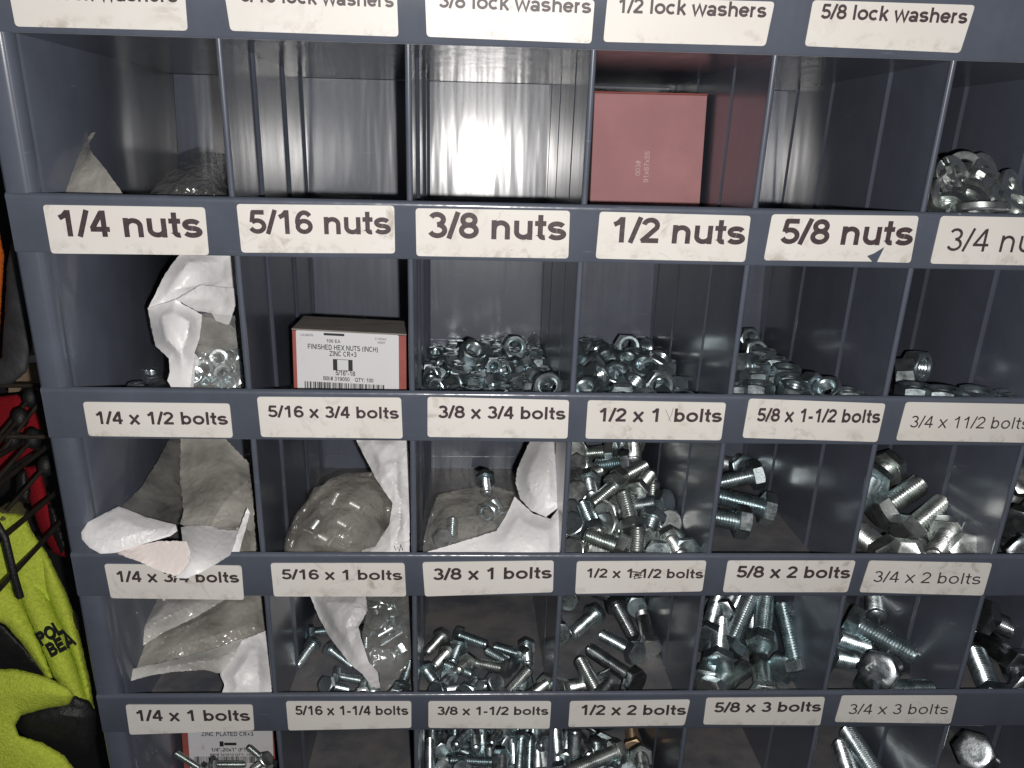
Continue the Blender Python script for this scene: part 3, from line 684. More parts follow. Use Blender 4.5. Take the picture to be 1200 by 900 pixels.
# --- right edge of that row
G = 'bolts in the bin at the lower right edge'
bolt('3/4', 2.5, 1196, 782, 1143, 740, Z_DARK, 'dark smooth bolt, head at the right edge beside the 3/4 x 2 bin', G, Y=.06, roll=.3, plain=.05)
bolt('3/4', 2.5, 1152, 722, 1212, 762, Z_DARK, 'dark bolt behind the smooth one, thread to the right, at the right edge', G, Y=.11, roll=.3)
bolt('3/4', 2.5, 1166, 822, 1143, 765, Z_BLUE, 'bolt standing tip up beside the divider at the lower right edge', G, Y=.03, roll=.3)
bolt('3/4', 2.5, 1206, 812, 1180, 800, Z_DARK, 'dark bolt low behind the rail at the right edge', G, Y=.03, roll=.3)

# --- lowest row
G = 'small bolts lying in front of the lowest box'
for hx, hy, tx, ty, lab in [(237, 902, 205, 882, 'small bolt left of the lowest box, tip to the upper left'), (250, 896, 288, 896, 'small bolt lying level across the lowest box'), (319, 899, 291, 875, 'small bolt right of the lowest box, tip to the upper left'), (312, 890, 296, 902, 'small bolt crossing under the right hand one by the lowest box')]:
    bolt('1/4', 1, hx, hy, tx, ty, Z_WARM, lab, G, Y=.05, roll=.4)
G = 'bolts heaped in the lowest bin under the 3/8 x 1-1/2 label'; HL = HEAPC
for i, (hx, hy, tx, ty, Y, near) in enumerate([(504, 912, 504, 866, .06, 0), (582, 893, 527, 891, .05, 0), (566, 880, 565, 850, .1, 0), (603, 906, 601, 868, .05, 0), (611, 866, 608, 910, .08, 1), (631, 910, 630, 872, .045, 0), (624, 878, 625, 848, .1, 0), (548, 858, 533, 874, .11, 1),
   (533, 872, 548, 882, .1, 0), (556, 856, 558, 878, .12, 1), (588, 886, 587, 910, .06, 1), (585, 858, 575, 872, .12, 1), (600, 856, 613, 862, .13, 0), (518, 880, 512, 862, .1, 0), (520, 898, 530, 884, .07, 0), (640, 858, 634, 876, .1, 1), (596, 872, 580, 868, .11, 0), (542, 902, 556, 912, .03, 0), (510, 856, 528, 852, .14, 0)]):
    bolt('3/8', 1.5, hx, hy, tx, ty, Z_BLUE, HL, G, Y=Y, near=near, roll=rnd.random())
G = 'bolts heaped in the lowest bin under the 1/2 x 2 label'; HL = 'zinc bolt in the heap just under the 1/2 x 2 bolts sticker'
for hx, hy, tx, ty, Y, near, mt, lab in [(655, 905, 651, 856, .06, 0, Z_BLUE, None), (662, 892, 669, 852, .075, 0, Z_BLUE, None), (678, 863, 692, 888, .1, 1, Z_DARK, None), (723, 881, 664, 906, .05, 1, Z_WARM, 'bright bare shank slanting across the heap under the 1/2 x 2 sticker'), (743, 878, 740, 852, .10, 0, Z_RUST, 'rusty brown bolt under the torn lower edge of the 1/2 x 2 sticker'),
   (751, 886, 757, 915, .07, 1, Z_WARM, 'bolt with its head just below the rusty one under the 1/2 x 2 sticker'), (705, 872, 712, 888, .09, 1, Z_BLUE, None), (725, 888, 715, 905, .07, 1, Z_BLUE, None), (700, 895, 712, 906, .05, 0, Z_BLUE, None), (686, 905, 678, 892, .05, 0, Z_BLUE, None), (735, 905, 728, 890, .05, 0, Z_BLUE, None), (692, 862, 706, 858, .14, 0, Z_DARK, None)]:
    bolt('1/2', 2, hx, hy, tx, ty, mt, lab or HL, G, Y=Y, near=near, roll=rnd.random())
G = 'thick bolts in the lowest bin under the 3/4 x 3 label'
bolt('3/4', 3, 1040, 930, 993, 857, Z_BLUE, 'upper of two thick bolts pointing up left under the 3/4 x 3 sticker', G, Y=.06, roll=.3)
bolt('3/4', 3, 1005, 935, 985, 878, Z_BLUE, 'lower thick bolt tip under the 3/4 x 3 sticker', G, Y=.045, roll=.3)
G = 'large dark bolts at the lower right corner'
bolt('3/4', 3, 1142, 880, 1172, 900, Z_DARK, 'big dark bolt head facing out in the lower right corner', G, Y=.02, roll=.2, Yt=.10)
bolt('3/4', 3, 1220, 905, 1166, 850, Z_DARK, 'dark bolt shank behind the big head in the lower right corner', G, Y=.07, roll=.2, plain=.04)

# --- a few nuts and washers placed one by one
def nut(sz, px, py, Y, ax, mat, label, group, row=None, h=None):
    P = at(px, py, Y) if row is None else on_floor(px, py, row, h); 
    return put_nut(sz, Matrix.Translation(P) @ frame(Vector(ax), rnd.random()).to_4x4(), mat, label, group)
G = 'loose nuts in front of the white bag'
nut('1/4', 160, 447, 0, N, Z_NUT, 'small loose nut lying left of the pair beside the white bag', G, row=1, h=.003)
nut('1/4', 178, 440, 0, Vector((.15, -.3, .9)), Z_NUT, 'small loose nut nearer the bag of the pair beside the white bag', G, row=1, h=.006)
nut('1/4', 160, 453, .06, N, Z_NUT, 'small loose nut half hidden by the rail beside the white bag', G)
G = 'nuts inside the clear pocket of the white bag'
for i, (x, y) in enumerate([(256, 420), (240, 432), (262, 438), (273, 432), (250, 446), (234, 447), (268, 449), (244, 418), (275, 446), (228, 440), (272, 418), (258, 452)]):
    nut('5/16', x, y, .052 + .0008 * (452 - y) * .6, Vector((rnd.uniform(-.6, .6), rnd.uniform(-1, -.2), rnd.uniform(.2, 1))), Z_BLUE, 'small nut in the clear bag pocket above the 1/4 x 1/2 sticker', G)
#SIMDATA
SIM = {
 'r1c2': {
  ('nut', ('5/16',)): '.2201,.0281,-.2473,3.06,-.14,-1.07;.2433,.0415,-.2465,1.62,.68,1.84;.2542,.0409,-.2494,.16,-.03,-2.93;.3072,.0268,-.2471,-.16,-.02,-.12;.2378,.0751,-.2550,.16,.03,2.95;.2600,.0709,-.2513,-1.15,-1.41,1.57;.3046,.0618,-.2498,1.41,.45,-.52;.2249,.0832,-.2563,.16,-.01,-3.05;.2510,.0779,-.2524,1.68,.40,-2.20;.2802,.0852,-.2566,.16,-.02,-3.02;.2951,.0963,-.2584,.02,2.98,-1.44;.2182,.1240,-.2629,3.03,.11,.78;.2573,.1168,-.2617,.12,-.10,-2.46;.2844,.1061,-.2600,.11,-3.02,.82;.2970,.1138,-.2582,-1.70,-1.41,1.57;.2183,.1375,-.2651,-.15,-.05,-.35;.2546,.1297,-.2638,-.03,-.16,-1.39;.2795,.1393,-.2654,-.03,-.16,-1.36;.3066,.1430,-.2660,3.01,.09,.60;.2188,.1735,-.2672,1.05,.45,-.68;.2460,.1836,-.2725,.04,2.99,-1.34;.2749,.1518,-.2674,.16,.03,2.95;.2990,.1572,-.2648,.16,1.25,-1.73;.2199,.1942,-.2743,.06,2.99,-1.20;.2579,.1937,-.2742,.16,3.11,-.21;.2685,.2052,-.2760,-.12,.11,.77;.2949,.2079,-.2765,-.01,-2.98,1.63;.2294,.2034,-.2758,.05,2.99,-1.27;.2553,.2203,-.2785,-.13,.09,.62;.2698,.2174,-.2750,-1.40,-2.56,.35;.3066,.2334,-.2806,-.01,2.98,-1.62;.2203,.2633,-.2855,.14,-3.06,.50;.2499,.2327,-.2805,-.02,-.16,-1.45;.2925,.2631,-.2854,.07,-.15,-2.00;.3043,.2502,-.2833,.01,-2.98,1.53;.2322,.0137,-.2450,.12,.11,2.41;.2546,.0296,-.2443,.51,-.33,.37;.2759,.0238,-.2467,2.99,.06,.38;.3058,.0383,-.2454,.14,1.03,1.94;.2145,.0583,-.2492,1.57,.36,-1.57;.2508,.0678,-.2421,.14,3.06,-.55;.2889,.0535,-.2515,-.14,-.09,-.56;.3024,.0503,-.2510,.12,-3.03,.73;.2248,.0984,-.2587,.07,-.15,-2.01;.2603,.0846,-.2535,1.69,.65,2.28;.2856,.0682,-.2539,.08,.14,2.12;.2954,.0868,-.2531,-2.18,-.40,.39;.2178,.1101,-.2606,-.10,.13,.93;.2437,.1141,-.2577,.19,.71,-1.76;.2755,.0947,-.2551,1.41,.61,.56;.2818,.1279,-.2572,-.58,.38,.84;.2354,.1323,-.2642,-.01,2.98,-1.66;.2615,.1432,-.2630,1.47,.66,1.02;.2734,.1172,-.2618,3.02,-.10,-.69;.2871,.1199,-.2622,.01,.16,1.62;.2320,.1683,-.2670,2.51,.12,-1.45;.2391,.1553,-.2680,3.09,.15,1.21;.2846,.1649,-.2665,1.57,1.41,-1.57;.2990,.1680,-.2664,-2.57,-.53,-.14;.2246,.1813,-.2722,3.04,-.13,-.92;.2346,.1911,-.2738,-.12,.11,.73;.2766,.1792,-.2718,.16,-3.14,.02;.3074,.1746,-.2711,.09,-.14,-2.14;.2246,.2292,-.2799,.08,3.00,-1.05;.2430,.2038,-.2758,-.16,-.03,-.16;.2841,.2353,-.2779,1.48,.38,-1.08;.2891,.2483,-.2830,-.03,.16,1.36;.2184,.2504,-.2834,.14,.08,2.62;.2642,.2634,-.2855,.13,-3.04,.64;.2784,.2634,-.2855,.15,3.09,-.33;.3066,.2637,-.2855,.15,.07,2.73;.2319,.0406,-.2494,3.03,.12,.83;.2570,.0093,-.2413,-1.39,2.59,-.15;.2675,.0355,-.2485,.03,-.16,-1.77;.2957,.0240,-.2431,-2.49,-.45,-.59;.2317,.0623,-.2529,-.08,-.14,-1.03;.2380,.1006,-.2486,-1.29,2.52,-.48;.2868,.0667,-.2464,.09,-.13,-2.19;.2880,.0356,-.2486,.14,-.08,-2.66;.2145,.0881,-.2541,-1.57,-.68,-1.57;.2516,.0951,-.2449,-.12,-.11,-.75;.2710,.0740,-.2548,3.01,-.09,-.58;.3073,.0712,-.2543,-.09,-.13,-.97;.2313,.1087,-.2574,-.94,-1.73,-1.57;.2394,.0958,-.2583,-.07,-.14,-1.09;.2616,.1078,-.2573,1.76,-2.59,.10;.3105,.1116,-.2579,-1.57,-.36,1.57;.2259,.1511,-.2673,.15,-3.08,.41;.2318,.1220,-.2591,.61,-.35,.02;.2677,.1397,-.2624,-1.49,.38,-2.03;.2930,.1351,-.2610,.16,-.68,1.27;.2413,.1607,-.2616,.16,3.13,-.18;.2619,.1569,-.2682,-.14,.09,.57;.2947,.1804,-.2720,.10,-.13,-2.24;.2931,.1474,-.2641,2.65,.43,1.44;.2494,.1709,-.2675,1.66,.39,-2.10;.2407,.2086,-.2693,-.10,.13,.91;.2710,.1922,-.2739,2.98,-.03,-.19;.3069,.1890,-.2734,3.03,-.12,-.80;.2145,.2079,-.2735,1.57,-.68,-1.57;.2548,.2077,-.2731,2.43,.36,-.72;.2817,.2118,-.2771,.01,-.16,-1.63;.3074,.2147,-.2776,.08,.14,2.11;.2145,.2296,-.2770,-1.57,.36,-1.57;.2391,.2630,-.2824,-1.62,-.68,-1.30;.2603,.2517,-.2798,1.17,-1.20,.84;.2937,.2643,-.2784,.05,-.15,-1.88;.2145,.0734,-.2516,-1.57,-.39,1.57;.2468,.0224,-.2427,-1.05,-2.78,-.78;.2660,.0166,-.2425,1.64,-.38,1.95;.2790,.0115,-.2417,1.43,.43,-.67;.2360,.0709,-.2470,.14,-.08,-2.62;.2636,.0502,-.2477,.30,-2.33,.78;.2733,.0602,-.2526,.05,-.15,-1.90;.2949,.0559,-.2446,.09,3.01,-1.00;.2381,.0843,-.2498,.78,-2.80,.34;.2439,.1079,-.2529,-.09,-.73,1.23;.2835,.0794,-.2484,.09,.14,2.01;.2962,.0745,-.2519,-1.37,-1.73,-1.57;.2266,.1326,-.2556,2.15,.53,1.37;.2500,.0896,-.2543,-1.67,.66,1.03;.2717,.1034,-.2565,-1.06,1.41,-1.57;.3105,.0968,-.2555,-1.57,-.36,1.57;.2298,.1446,-.2594,.23,.54,-.98;.2468,.1413,-.2628,-.72,-.21,.15;.2871,.1520,-.2608,.43,2.65,-.03;.3069,.1319,-.2607,-.58,.14,-3.06;.2388,.1771,-.2685,-.82,-1.73,-1.57;.2536,.1632,-.2662,-1.49,.38,-2.01;.2738,.1657,-.2667,2.39,.18,.17;.3105,.1606,-.2658,-1.57,-.68,-1.57;.2292,.2177,-.2734,-1.85,-.61,-1.07;.2603,.1835,-.2690,.09,-2.44,-1.28;.2822,.2014,-.2724,-.21,1.41,-1.58;.2950,.1947,-.2708,-.44,-.69,.62;.2368,.2210,-.2755,-1.47,.62,2.18;.2965,.2245,-.2792,-.13,-.09,-.57;.3065,.2011,-.2720,-.84,-.46,-.41;.2346,.2384,-.2814,.16,3.14,-.01;.2480,.2449,-.2793,1.39,.63,.35;.2500,.2655,-.2825,-1.48,2.54,-.32;.2796,.2645,-.2759,-.44,2.85,-1.20;.2184,.0440,-.2427,-.14,-.08,-.48;.2437,.0116,-.2412,-2.49,.49,.99;.2650,.0971,-.2465,-.90,-.07,.25;.3093,.0130,-.2419,-1.61,-.68,-1.37;.2313,.0514,-.2481,.31,-1.41,1.57;.2522,.0462,-.2404,.60,-.22,2.49;.2767,.0465,-.2503,.09,-.13,-2.19;.2935,.0764,-.2411,-3.08,.23,1.21;.2308,.0923,-.2483,.90,-2.75,.97;.2241,.0836,-.2461,-1.73,.45,-.49;.2849,.0969,-.2496,2.37,.99,-.29;.3074,.0805,-.2493,.47,2.53,-.86;.2178,.1133,-.2539,.07,-3.00,1.14;.2548,.0995,-.2559,-1.40,2.55,-.39;.2868,.1153,-.2542,.16,3.12,-.12;.2966,.1010,-.2519,3.12,.16,1.42;.2146,.1500,-.2597,-1.55,-.55,-1.57;.2676,.1570,-.2580,1.39,.54,.06;.2671,.1259,-.2580,2.32,.62,1.39;.3058,.1254,-.2566,-.36,.48,-2.39;.2171,.1623,-.2653,.18,-1.03,3.00;.2527,.1507,-.2635,.27,2.04,1.23;.2862,.1744,-.2630,1.93,-.01,-.00;.2939,.1638,-.2572,-.67,.06,.90;.2183,.1988,-.2652,-.32,.20,-2.31;.2631,.1745,-.2675,-2.50,-.31,.81;.2826,.2249,-.2762,.64,1.41,-1.57;.3066,.1880,-.2660,-.00,-.16,-1.57;.2211,.2157,-.2747,-1.16,-1.73,-1.57;.2650,.2645,-.2784,.12,3.03,-.74;.2946,.2400,-.2779,-.28,.97,-1.07;.3072,.2201,-.2712,2.98,.01,.10;.2487,.2536,-.2809,.51,-1.41,1.57;.2416,.2268,-.2765,1.66,-.39,2.09;.2751,.2534,-.2808,-1.40,-.46,2.70;.3074,.2647,-.2749,.32,.83,-2.84;.2184,.0099,-.2414,1.39,.52,-.09;.2183,.0440,-.2499,-.15,-.05,-.31;.2883,.0181,-.2421,-.30,-.72,.92;.2983,.0090,-.2413,1.75,2.65,.25;.2221,.0722,-.2473,1.78,-.12,-1.58;.2406,.0575,-.2406,-.38,.28,2.43;.2818,.0542,-.2443,-.16,.01,.06;.3097,.0522,-.2411,.84,1.77,.88;.2192,.1003,-.2490,-.44,2.99,.21;.2701,.0758,-.2478,3.07,.14,1.11;.2565,.1175,-.2520,2.59,-.44,-.28;.3061,.0919,-.2461,-.75,-.06,2.54;.2394,.1330,-.2556,-.41,-.24,-1.07;.2557,.1316,-.2569,3.08,.15,1.17;.2662,.0886,-.2541,1.47,.39,-.97;.3017,.1153,-.2485,-2.63,-.09,1.90;.2189,.1243,-.2527,-1.75,-.58,-.34;.2438,.1463,-.2584,2.52,.45,.94;.2784,.1466,-.2563,1.70,-.41,2.34;.2959,.1273,-.2542,1.48,.16,-1.75;.2264,.1625,-.2602,-.74,2.45,-.09;.2645,.1673,-.2603,-.98,-1.11,1.15;.2749,.1836,-.2653,.01,.16,1.66;.3075,.1470,-.2594,.08,.14,2.10;.2318,.1991,-.2678,-.10,.13,.91;.2462,.1973,-.2675,-.84,2.90,.54;.2847,.1913,-.2703,.61,.41,-2.10;.2928,.2156,-.2705,.10,.13,2.21;.2543,.2234,-.2718,3.05,.14,1.00;.2463,.1845,-.2654,-.12,.11,.74;.2625,.2126,-.2676,.75,.28,-1.67;.2962,.2282,-.2725,.10,.13,2.21;.2320,.2618,-.2822,1.33,1.41,-1.57;.2333,.2501,-.2803,1.39,.49,-.23;.2735,.2464,-.2797,.36,1.73,1.57;.3066,.2378,-.2741,-.13,.09,.61;.2344,.0309,-.2448,.15,-1.73,-1.57',
  ('nut', ('1/2',)): '.2497,.0606,-.2504,3.01,.09,.59;.2672,.2346,-.2786,-.16,.03,.16',
 },
 'r1c3': {
  ('nut', ('1/2',)): '.3234,.0413,-.2433,-1.70,1.41,-1.57;.3587,.0381,-.2468,-.15,-.06,-.40;.3279,.0735,-.2485,-.50,1.73,1.57;.3778,.0701,-.2520,.00,-2.98,1.56;.3330,.0992,-.2526,-1.43,-.64,-2.39;.3613,.1015,-.2530,1.25,-1.73,-1.57;.3298,.1427,-.2597,-.49,-1.73,-1.57;.3639,.1402,-.2633,-.16,-.01,-.06;.3277,.1698,-.2631,.16,-.62,1.65;.3736,.1723,-.2641,.55,-2.57,1.20;.3259,.1873,-.2709,3.05,.13,.99;.3828,.1996,-.2729,3.08,-.15,-1.19;.3370,.0325,-.2418,-1.51,-.68,-1.91;.3751,.0490,-.2445,-1.49,-.38,2.01;.3304,.0619,-.2466,1.40,.59,.41;.3622,.0781,-.2479,1.06,2.84,.68;.3268,.1093,-.2543,1.69,.40,-2.26;.3779,.1095,-.2543,-1.45,-.40,2.25;.3412,.1289,-.2575,-.94,1.41,-1.57;.3885,.1571,-.2620,1.70,.65,2.32;.3531,.1647,-.2633,-1.39,2.62,.09;.3925,.1827,-.2702,.06,.15,1.97;.3456,.1801,-.2698,.04,2.99,-1.33;.3871,.2610,-.2829,.14,3.07,-.47;.3565,.0170,-.2434,-.16,.03,.16;.4064,.0418,-.2474,-.16,.01,.06;.3398,.0502,-.2447,.03,-1.73,-1.57;.3501,.0655,-.2472,1.44,-.64,-.77;.3223,.1280,-.2558,-1.58,.24,1.49;.3943,.1323,-.2476,-1.55,-2.20,-.45;.3601,.1245,-.2567,1.40,.47,-.40;.4079,.1467,-.2644,.13,-3.05,.60;.3372,.1586,-.2534,.26,2.53,1.26;.4107,.1902,-.2674,-1.23,1.73,1.57;.3275,.2264,-.2773,-.13,-.09,-.61;.3446,.2476,-.2807,.07,3.00,-1.11;.3601,.0450,-.2362,.02,-2.98,1.47;.3932,.0114,-.2384,1.39,-.50,.17;.3525,.0310,-.2299,1.75,-2.64,-.19;.3928,.0860,-.2505,1.54,-.37,1.41;.3450,.0875,-.2504,-2.69,.31,.48;.4084,.1073,-.2536,.29,.74,1.98;.3519,.1095,-.2543,1.63,-.68,-1.92;.3833,.1382,-.2630,3.05,.13,.98;.3265,.1537,-.2431,-.14,.20,3.08;.4049,.1669,-.2676,.16,3.12,-.13;.3393,.2652,-.2795,1.39,-.52,.04;.3621,.2596,-.2786,-1.41,.61,2.63;.3311,.0515,-.2292,3.03,-.11,-.78;.3799,.0267,-.2409,1.24,1.73,1.57;.3661,.0205,-.2283,-.77,1.40,-1.79;.4086,.0857,-.2545,.16,.03,2.97;.3660,.0657,-.2351,.46,.34,.31;.3764,.0925,-.2505,.23,-1.46,-2.04;.3491,.1422,-.2499,-1.97,-.03,2.30;.3890,.1189,-.2546,1.28,-2.74,-.64;.3323,.1346,-.2394,-1.78,-.01,2.04;.3700,.1545,-.2559,2.61,.26,.09;.3467,.1985,-.2676,.98,.42,2.84;.3289,.2483,-.2768,-1.55,1.41,-1.57;.3278,.0160,-.2392,.24,1.41,-1.57;.3915,.0289,-.2413,-1.62,.37,-1.29;.4133,.0214,-.2400,-1.58,-1.41,1.57;.3902,.0558,-.2415,.96,.22,1.57;.3257,.0872,-.2378,.89,.01,-3.13;.3582,.0921,-.2381,.28,-.57,1.16;.3223,.1195,-.2365,-1.62,-.28,1.64;.4079,.1274,-.2612,.13,-3.05,.60;.3270,.1946,-.2605,.13,3.04,-.65;.3619,.1862,-.2581,-3.05,-.87,.51;.3272,.2098,-.2695,.62,-.31,.33;.4084,.2596,-.2786,-1.51,-.68,-1.92;.3279,.0313,-.2254,-.35,.54,-2.93;.4085,.0638,-.2509,3.09,.15,1.24;.3411,.0787,-.2333,2.22,.18,-1.93;.3871,.0727,-.2367,-1.39,-2.52,-.02;.3430,.1151,-.2414,-.78,.03,1.08;.3928,.1008,-.2422,-.47,-.82,-1.13;.3674,.1924,-.2664,.73,-.52,-.43;.4067,.1464,-.2527,.11,-3.02,.82;.3696,.2154,-.2709,.67,-.50,-2.05;.4040,.2396,-.2741,1.81,-1.77,1.04;.3463,.2175,-.2758,.01,-2.98,1.53;.3643,.2352,-.2787,3.03,.11,.79',
 },
 'r0c5': {
  ('washer', ('3/4',)): '.5456,.0455,-.1268,.12,-2.96,.85;.5548,.1408,-.1420,3.11,-.11,-.58;.5425,.0851,-.1331,3.07,-.06,-.15;.5758,.1723,-.1473,3.14,.10,1.12;.5427,.1618,-.1395,.15,-3.06,.85;.6112,.1805,-.1487,-.14,-.02,.27;.5479,.1178,-.1358,-2.98,.02,-1.01;.6125,.2051,-.1462,.17,-3.12,.40;.5425,.0783,-.1259,.06,.05,2.81;.6124,.2214,-.1417,.13,-.05,3.00;.5681,.1043,-.1288,-.01,-.03,1.66;.5879,.2080,-.1531,-.04,.07,.79;.5781,.0391,-.1258,-.02,.10,1.30;.5554,.2013,-.1519,.14,-2.95,1.23;.6035,.0357,-.1217,-.26,-.10,-1.36;.5658,.2325,-.1564,.29,-3.09,.57;.6005,.0677,-.1301,.27,-.04,-2.96;.5896,.1332,-.1410,.14,-.13,-2.65;.6125,.1027,-.1359,.02,.11,1.83;.6009,.1927,-.1401,-.14,-2.91,-1.56;.5791,.1049,-.1345,-3.07,-.03,-.34;.6112,.2372,-.1486,-.03,-2.91,-.89;.5991,.1431,-.1367,.17,-.10,2.67;.6007,.2384,-.1581,.16,-.13,-2.66;.6187,.1500,-.1302,-1.45,.97,1.72;.5595,.2545,-.1575,.40,2.91,-.10;.6082,.1799,-.1354,.23,2.84,1.41;.5425,.2161,-.1485,3.03,.01,.76;.6128,.0926,-.1266,-.25,-.05,1.01;.5426,.1712,-.1472,.13,.09,2.03;.5847,.0760,-.1251,-3.07,-.30,-1.24;.5425,.2172,-.1418,-.01,.03,2.25;.5713,.0966,-.1223,.08,3.06,.67;.5885,.2556,-.1508,.83,-.32,-1.49;.5670,.0483,-.1213,.21,-.12,-2.16;.6125,.2560,-.1502,.16,-.21,1.13;.5650,.0789,-.1179,-2.96,-.01,-.63;.5425,.2698,-.1456,-1.66,.31,-.09;.5422,.1117,-.1279,.37,-.03,-1.70;.5415,.2489,-.1537,.10,.41,2.89;.6129,.1165,-.1259,.12,.46,2.54;.6257,.1595,-.1319,1.58,1.20,-1.66;.6126,.0586,-.1217,-2.83,.07,1.73;.6129,.2103,-.1313,-.34,-.12,-1.23;.6126,.0419,-.1142,.27,-2.95,-1.44;.5681,.1956,-.1441,.29,3.09,-.59;.6127,.0205,-.1123,-.30,3.01,1.27;.5426,.2102,-.1355,.06,-.02,-1.22;.5840,.0081,-.1073,-1.42,2.84,.03;.5866,.2494,-.1408,-2.59,-.76,-1.03;.5986,.0782,-.1178,.32,-.15,-2.72;.5423,.2496,-.1465,.36,-.20,-1.63;.5982,.1179,-.1241,.40,-2.96,1.33;.5827,.2204,-.1463,.31,-3.08,-.35;.5429,.1059,-.1198,.08,.14,-2.95;.6160,.1408,-.1048,.54,.79,.12;.5423,.0650,-.1180,-.26,-.01,2.15;.6126,.2428,-.1378,-.02,-2.90,.91;.5907,.1283,-.1230,-.33,.26,1.52;.6127,.2586,-.1336,-2.87,.40,1.33;.5579,.1286,-.1244,.64,.58,2.07;.6256,.1252,-.0989,-1.57,.51,1.62;.5430,.0979,-.1130,-2.89,-.11,-.58;.5423,.1791,-.1293,.88,2.04,-1.00;.5698,.1582,-.1336,.06,-.12,2.18;.5379,.2519,-.1341,-.80,.29,1.67;.5960,.1573,-.1197,-2.45,-.60,-1.30;.5618,.2571,-.1309,-.22,-2.86,-1.25;.6164,.0960,-.1074,2.43,-.29,1.18;.5418,.1876,-.1302,2.00,-.85,-.72;.6080,.0930,-.1065,.74,2.83,1.14;.5782,.1644,-.1404,.05,-3.09,-.59;.5747,.0654,-.1113,.30,.25,-1.13;.5794,.2121,-.1344,-.25,-.24,1.73;.5774,.0981,-.1121,.19,-2.83,.59;.6104,.1488,-.1190,-1.53,.55,-1.73;.5425,.0259,-.1194,-.08,3.07,.99;.5439,.2199,-.1286,.02,3.09,.30;.5424,.0845,-.1080,-.23,-.02,2.34;.5719,.2503,-.1409,.20,.55,3.01;.5662,.1499,-.1258,3.06,.17,-.50;.5753,.2708,-.1402,-2.04,1.14,-.50;.5623,.1082,-.1055,-.06,.38,.75;.6128,.2259,-.1281,.42,-.01,2.12;.5403,.1128,-.1025,-.22,.69,2.20;.6130,.1938,-.1201,-.17,-2.80,.97;.5751,.0269,-.1146,-.52,-3.04,-.42;.6016,.1763,-.1305,.21,.36,-2.27;.5747,.0537,-.1080,-.13,.30,-2.51;.5722,.1987,-.1291,2.75,-.41,1.01;.5763,.0269,-.1066,.44,.40,-1.00;.5880,.1882,-.1278,-.11,2.63,-.36;.5679,.1939,-.1246,-.48,2.90,-.82;.5952,.0453,-.0997,.40,.27,1.22;.5594,.1990,-.1198,2.90,-.38,1.22;.5426,.0621,-.1082,.13,2.69,1.41;.5425,.1932,-.1127,-.09,.29,1.21;.5425,.0525,-.1050,-.49,-3.12,-.05;.5421,.1639,-.1195,-.91,.92,-2.31;.6027,.0798,-.1021,.64,.20,-1.75;.5799,.1770,-.1181,-2.40,-.02,-.26;.6146,.0444,-.1025,-.29,.47,-.53;.5629,.1660,-.1118,-.57,-.23,-2.67;.5445,.0209,-.1134,-2.97,-.07,.91;.5705,.1425,-.1150,-.57,-3.01,.40;.5622,.0073,-.0871,.32,2.98,-.62;.5758,.1611,-.1133,.51,-.55,1.45;.5566,.0176,-.1014,-2.33,-.27,.64;.5922,.1205,-.1074,-.35,-3.11,.68;.5425,.0289,-.1054,-.11,.04,-2.35;.5860,.1356,-.1077,-.03,2.70,1.90;.5868,.1071,-.1020,.29,-2.72,-1.16;.5427,.0385,-.0981,-3.02,.04,-.02;.5802,.0751,-.0993,2.96,-.16,-.69;.5309,.1377,-.1241,1.71,-.59,1.37;.5751,.1366,-.1118,.57,.10,.45;.5405,.1405,-.1205,-2.22,-1.09,-1.19;.5591,.2385,-.1313,-.25,-3.01,-.75',
 },
 'r0c4': {
  ('washer', ('5/8',)): '.4376,.0353,-.1257,.03,.10,1.53;.4659,.0424,-.1269,-.12,-.01,.31;.5102,.0424,-.1269,-.12,-.02,.23;.4348,.0851,-.1315,.06,.01,-2.10;.4738,.0880,-.1342,-3.14,.10,1.39;.5059,.0883,-.1343,.19,-.12,-2.76;.4413,.1050,-.1370,3.11,.09,1.09',
 },
 'r2c3': {
  ('bolt', ('1/2', 0.0254)): '.3614,.0619,-.3705,1.61,-.64,-.82;.3479,.1109,-.3784,2.09,1.40,-.72;.3429,.1524,-.3851,1.50,-1.48,.63;.3502,.2161,-.3965,-.01,.16,1.52;.3491,.2364,-.3987,-1.70,-.36,1.76;.3267,.0891,-.3749,1.88,-1.60,-.51;.3678,.0942,-.3757,-1.80,-.67,-1.26;.3649,.1554,-.3856,1.58,-2.58,.21;.4009,.2199,-.3961,-1.23,-2.66,-.27;.3465,.2579,-.4022,1.98,1.42,-.65;.3313,.0363,-.3663,1.57,-.59,-.43;.3461,.0807,-.3711,-1.34,-.56,-.47;.3266,.1220,-.3756,1.38,-.67,1.95;.4092,.1757,-.3900,-.08,.14,1.07;.3817,.1944,-.3919,-1.60,-.41,2.40;.3271,.2630,-.3913,.98,-.96,2.29;.3361,.0631,-.3675,.70,-.19,1.31;.3773,.0482,-.3694,-.07,.15,1.14;.3268,.1399,-.3842,.12,-.11,-2.40;.4080,.1444,-.3849,-.02,-.16,-1.42;.3421,.1967,-.3916,1.86,.82,1.90;.3258,.2126,-.3960,.16,-.00,-3.12;.3970,.0806,-.3735,-1.27,2.52,-.69;.3766,.0743,-.3725,-1.60,.41,-2.39;.3863,.1361,-.3836,-.16,.03,.16;.3267,.1706,-.3881,-.11,1.87,1.67;.3611,.1904,-.3794,1.59,-.01,2.59;.3430,.1801,-.3792,-.55,2.27,-1.38;.4073,.1106,-.3795,.05,-.15,-1.90;.3841,.1155,-.3802,.08,.14,2.09;.3894,.1751,-.3899,-.16,.02,.09;.3825,.2433,-.3998,1.84,-.65,-2.19;.3948,.2597,-.4036,.08,.14,2.12;.3900,.1552,-.3812,-.68,.84,1.95',
 },
 'r3c4': {
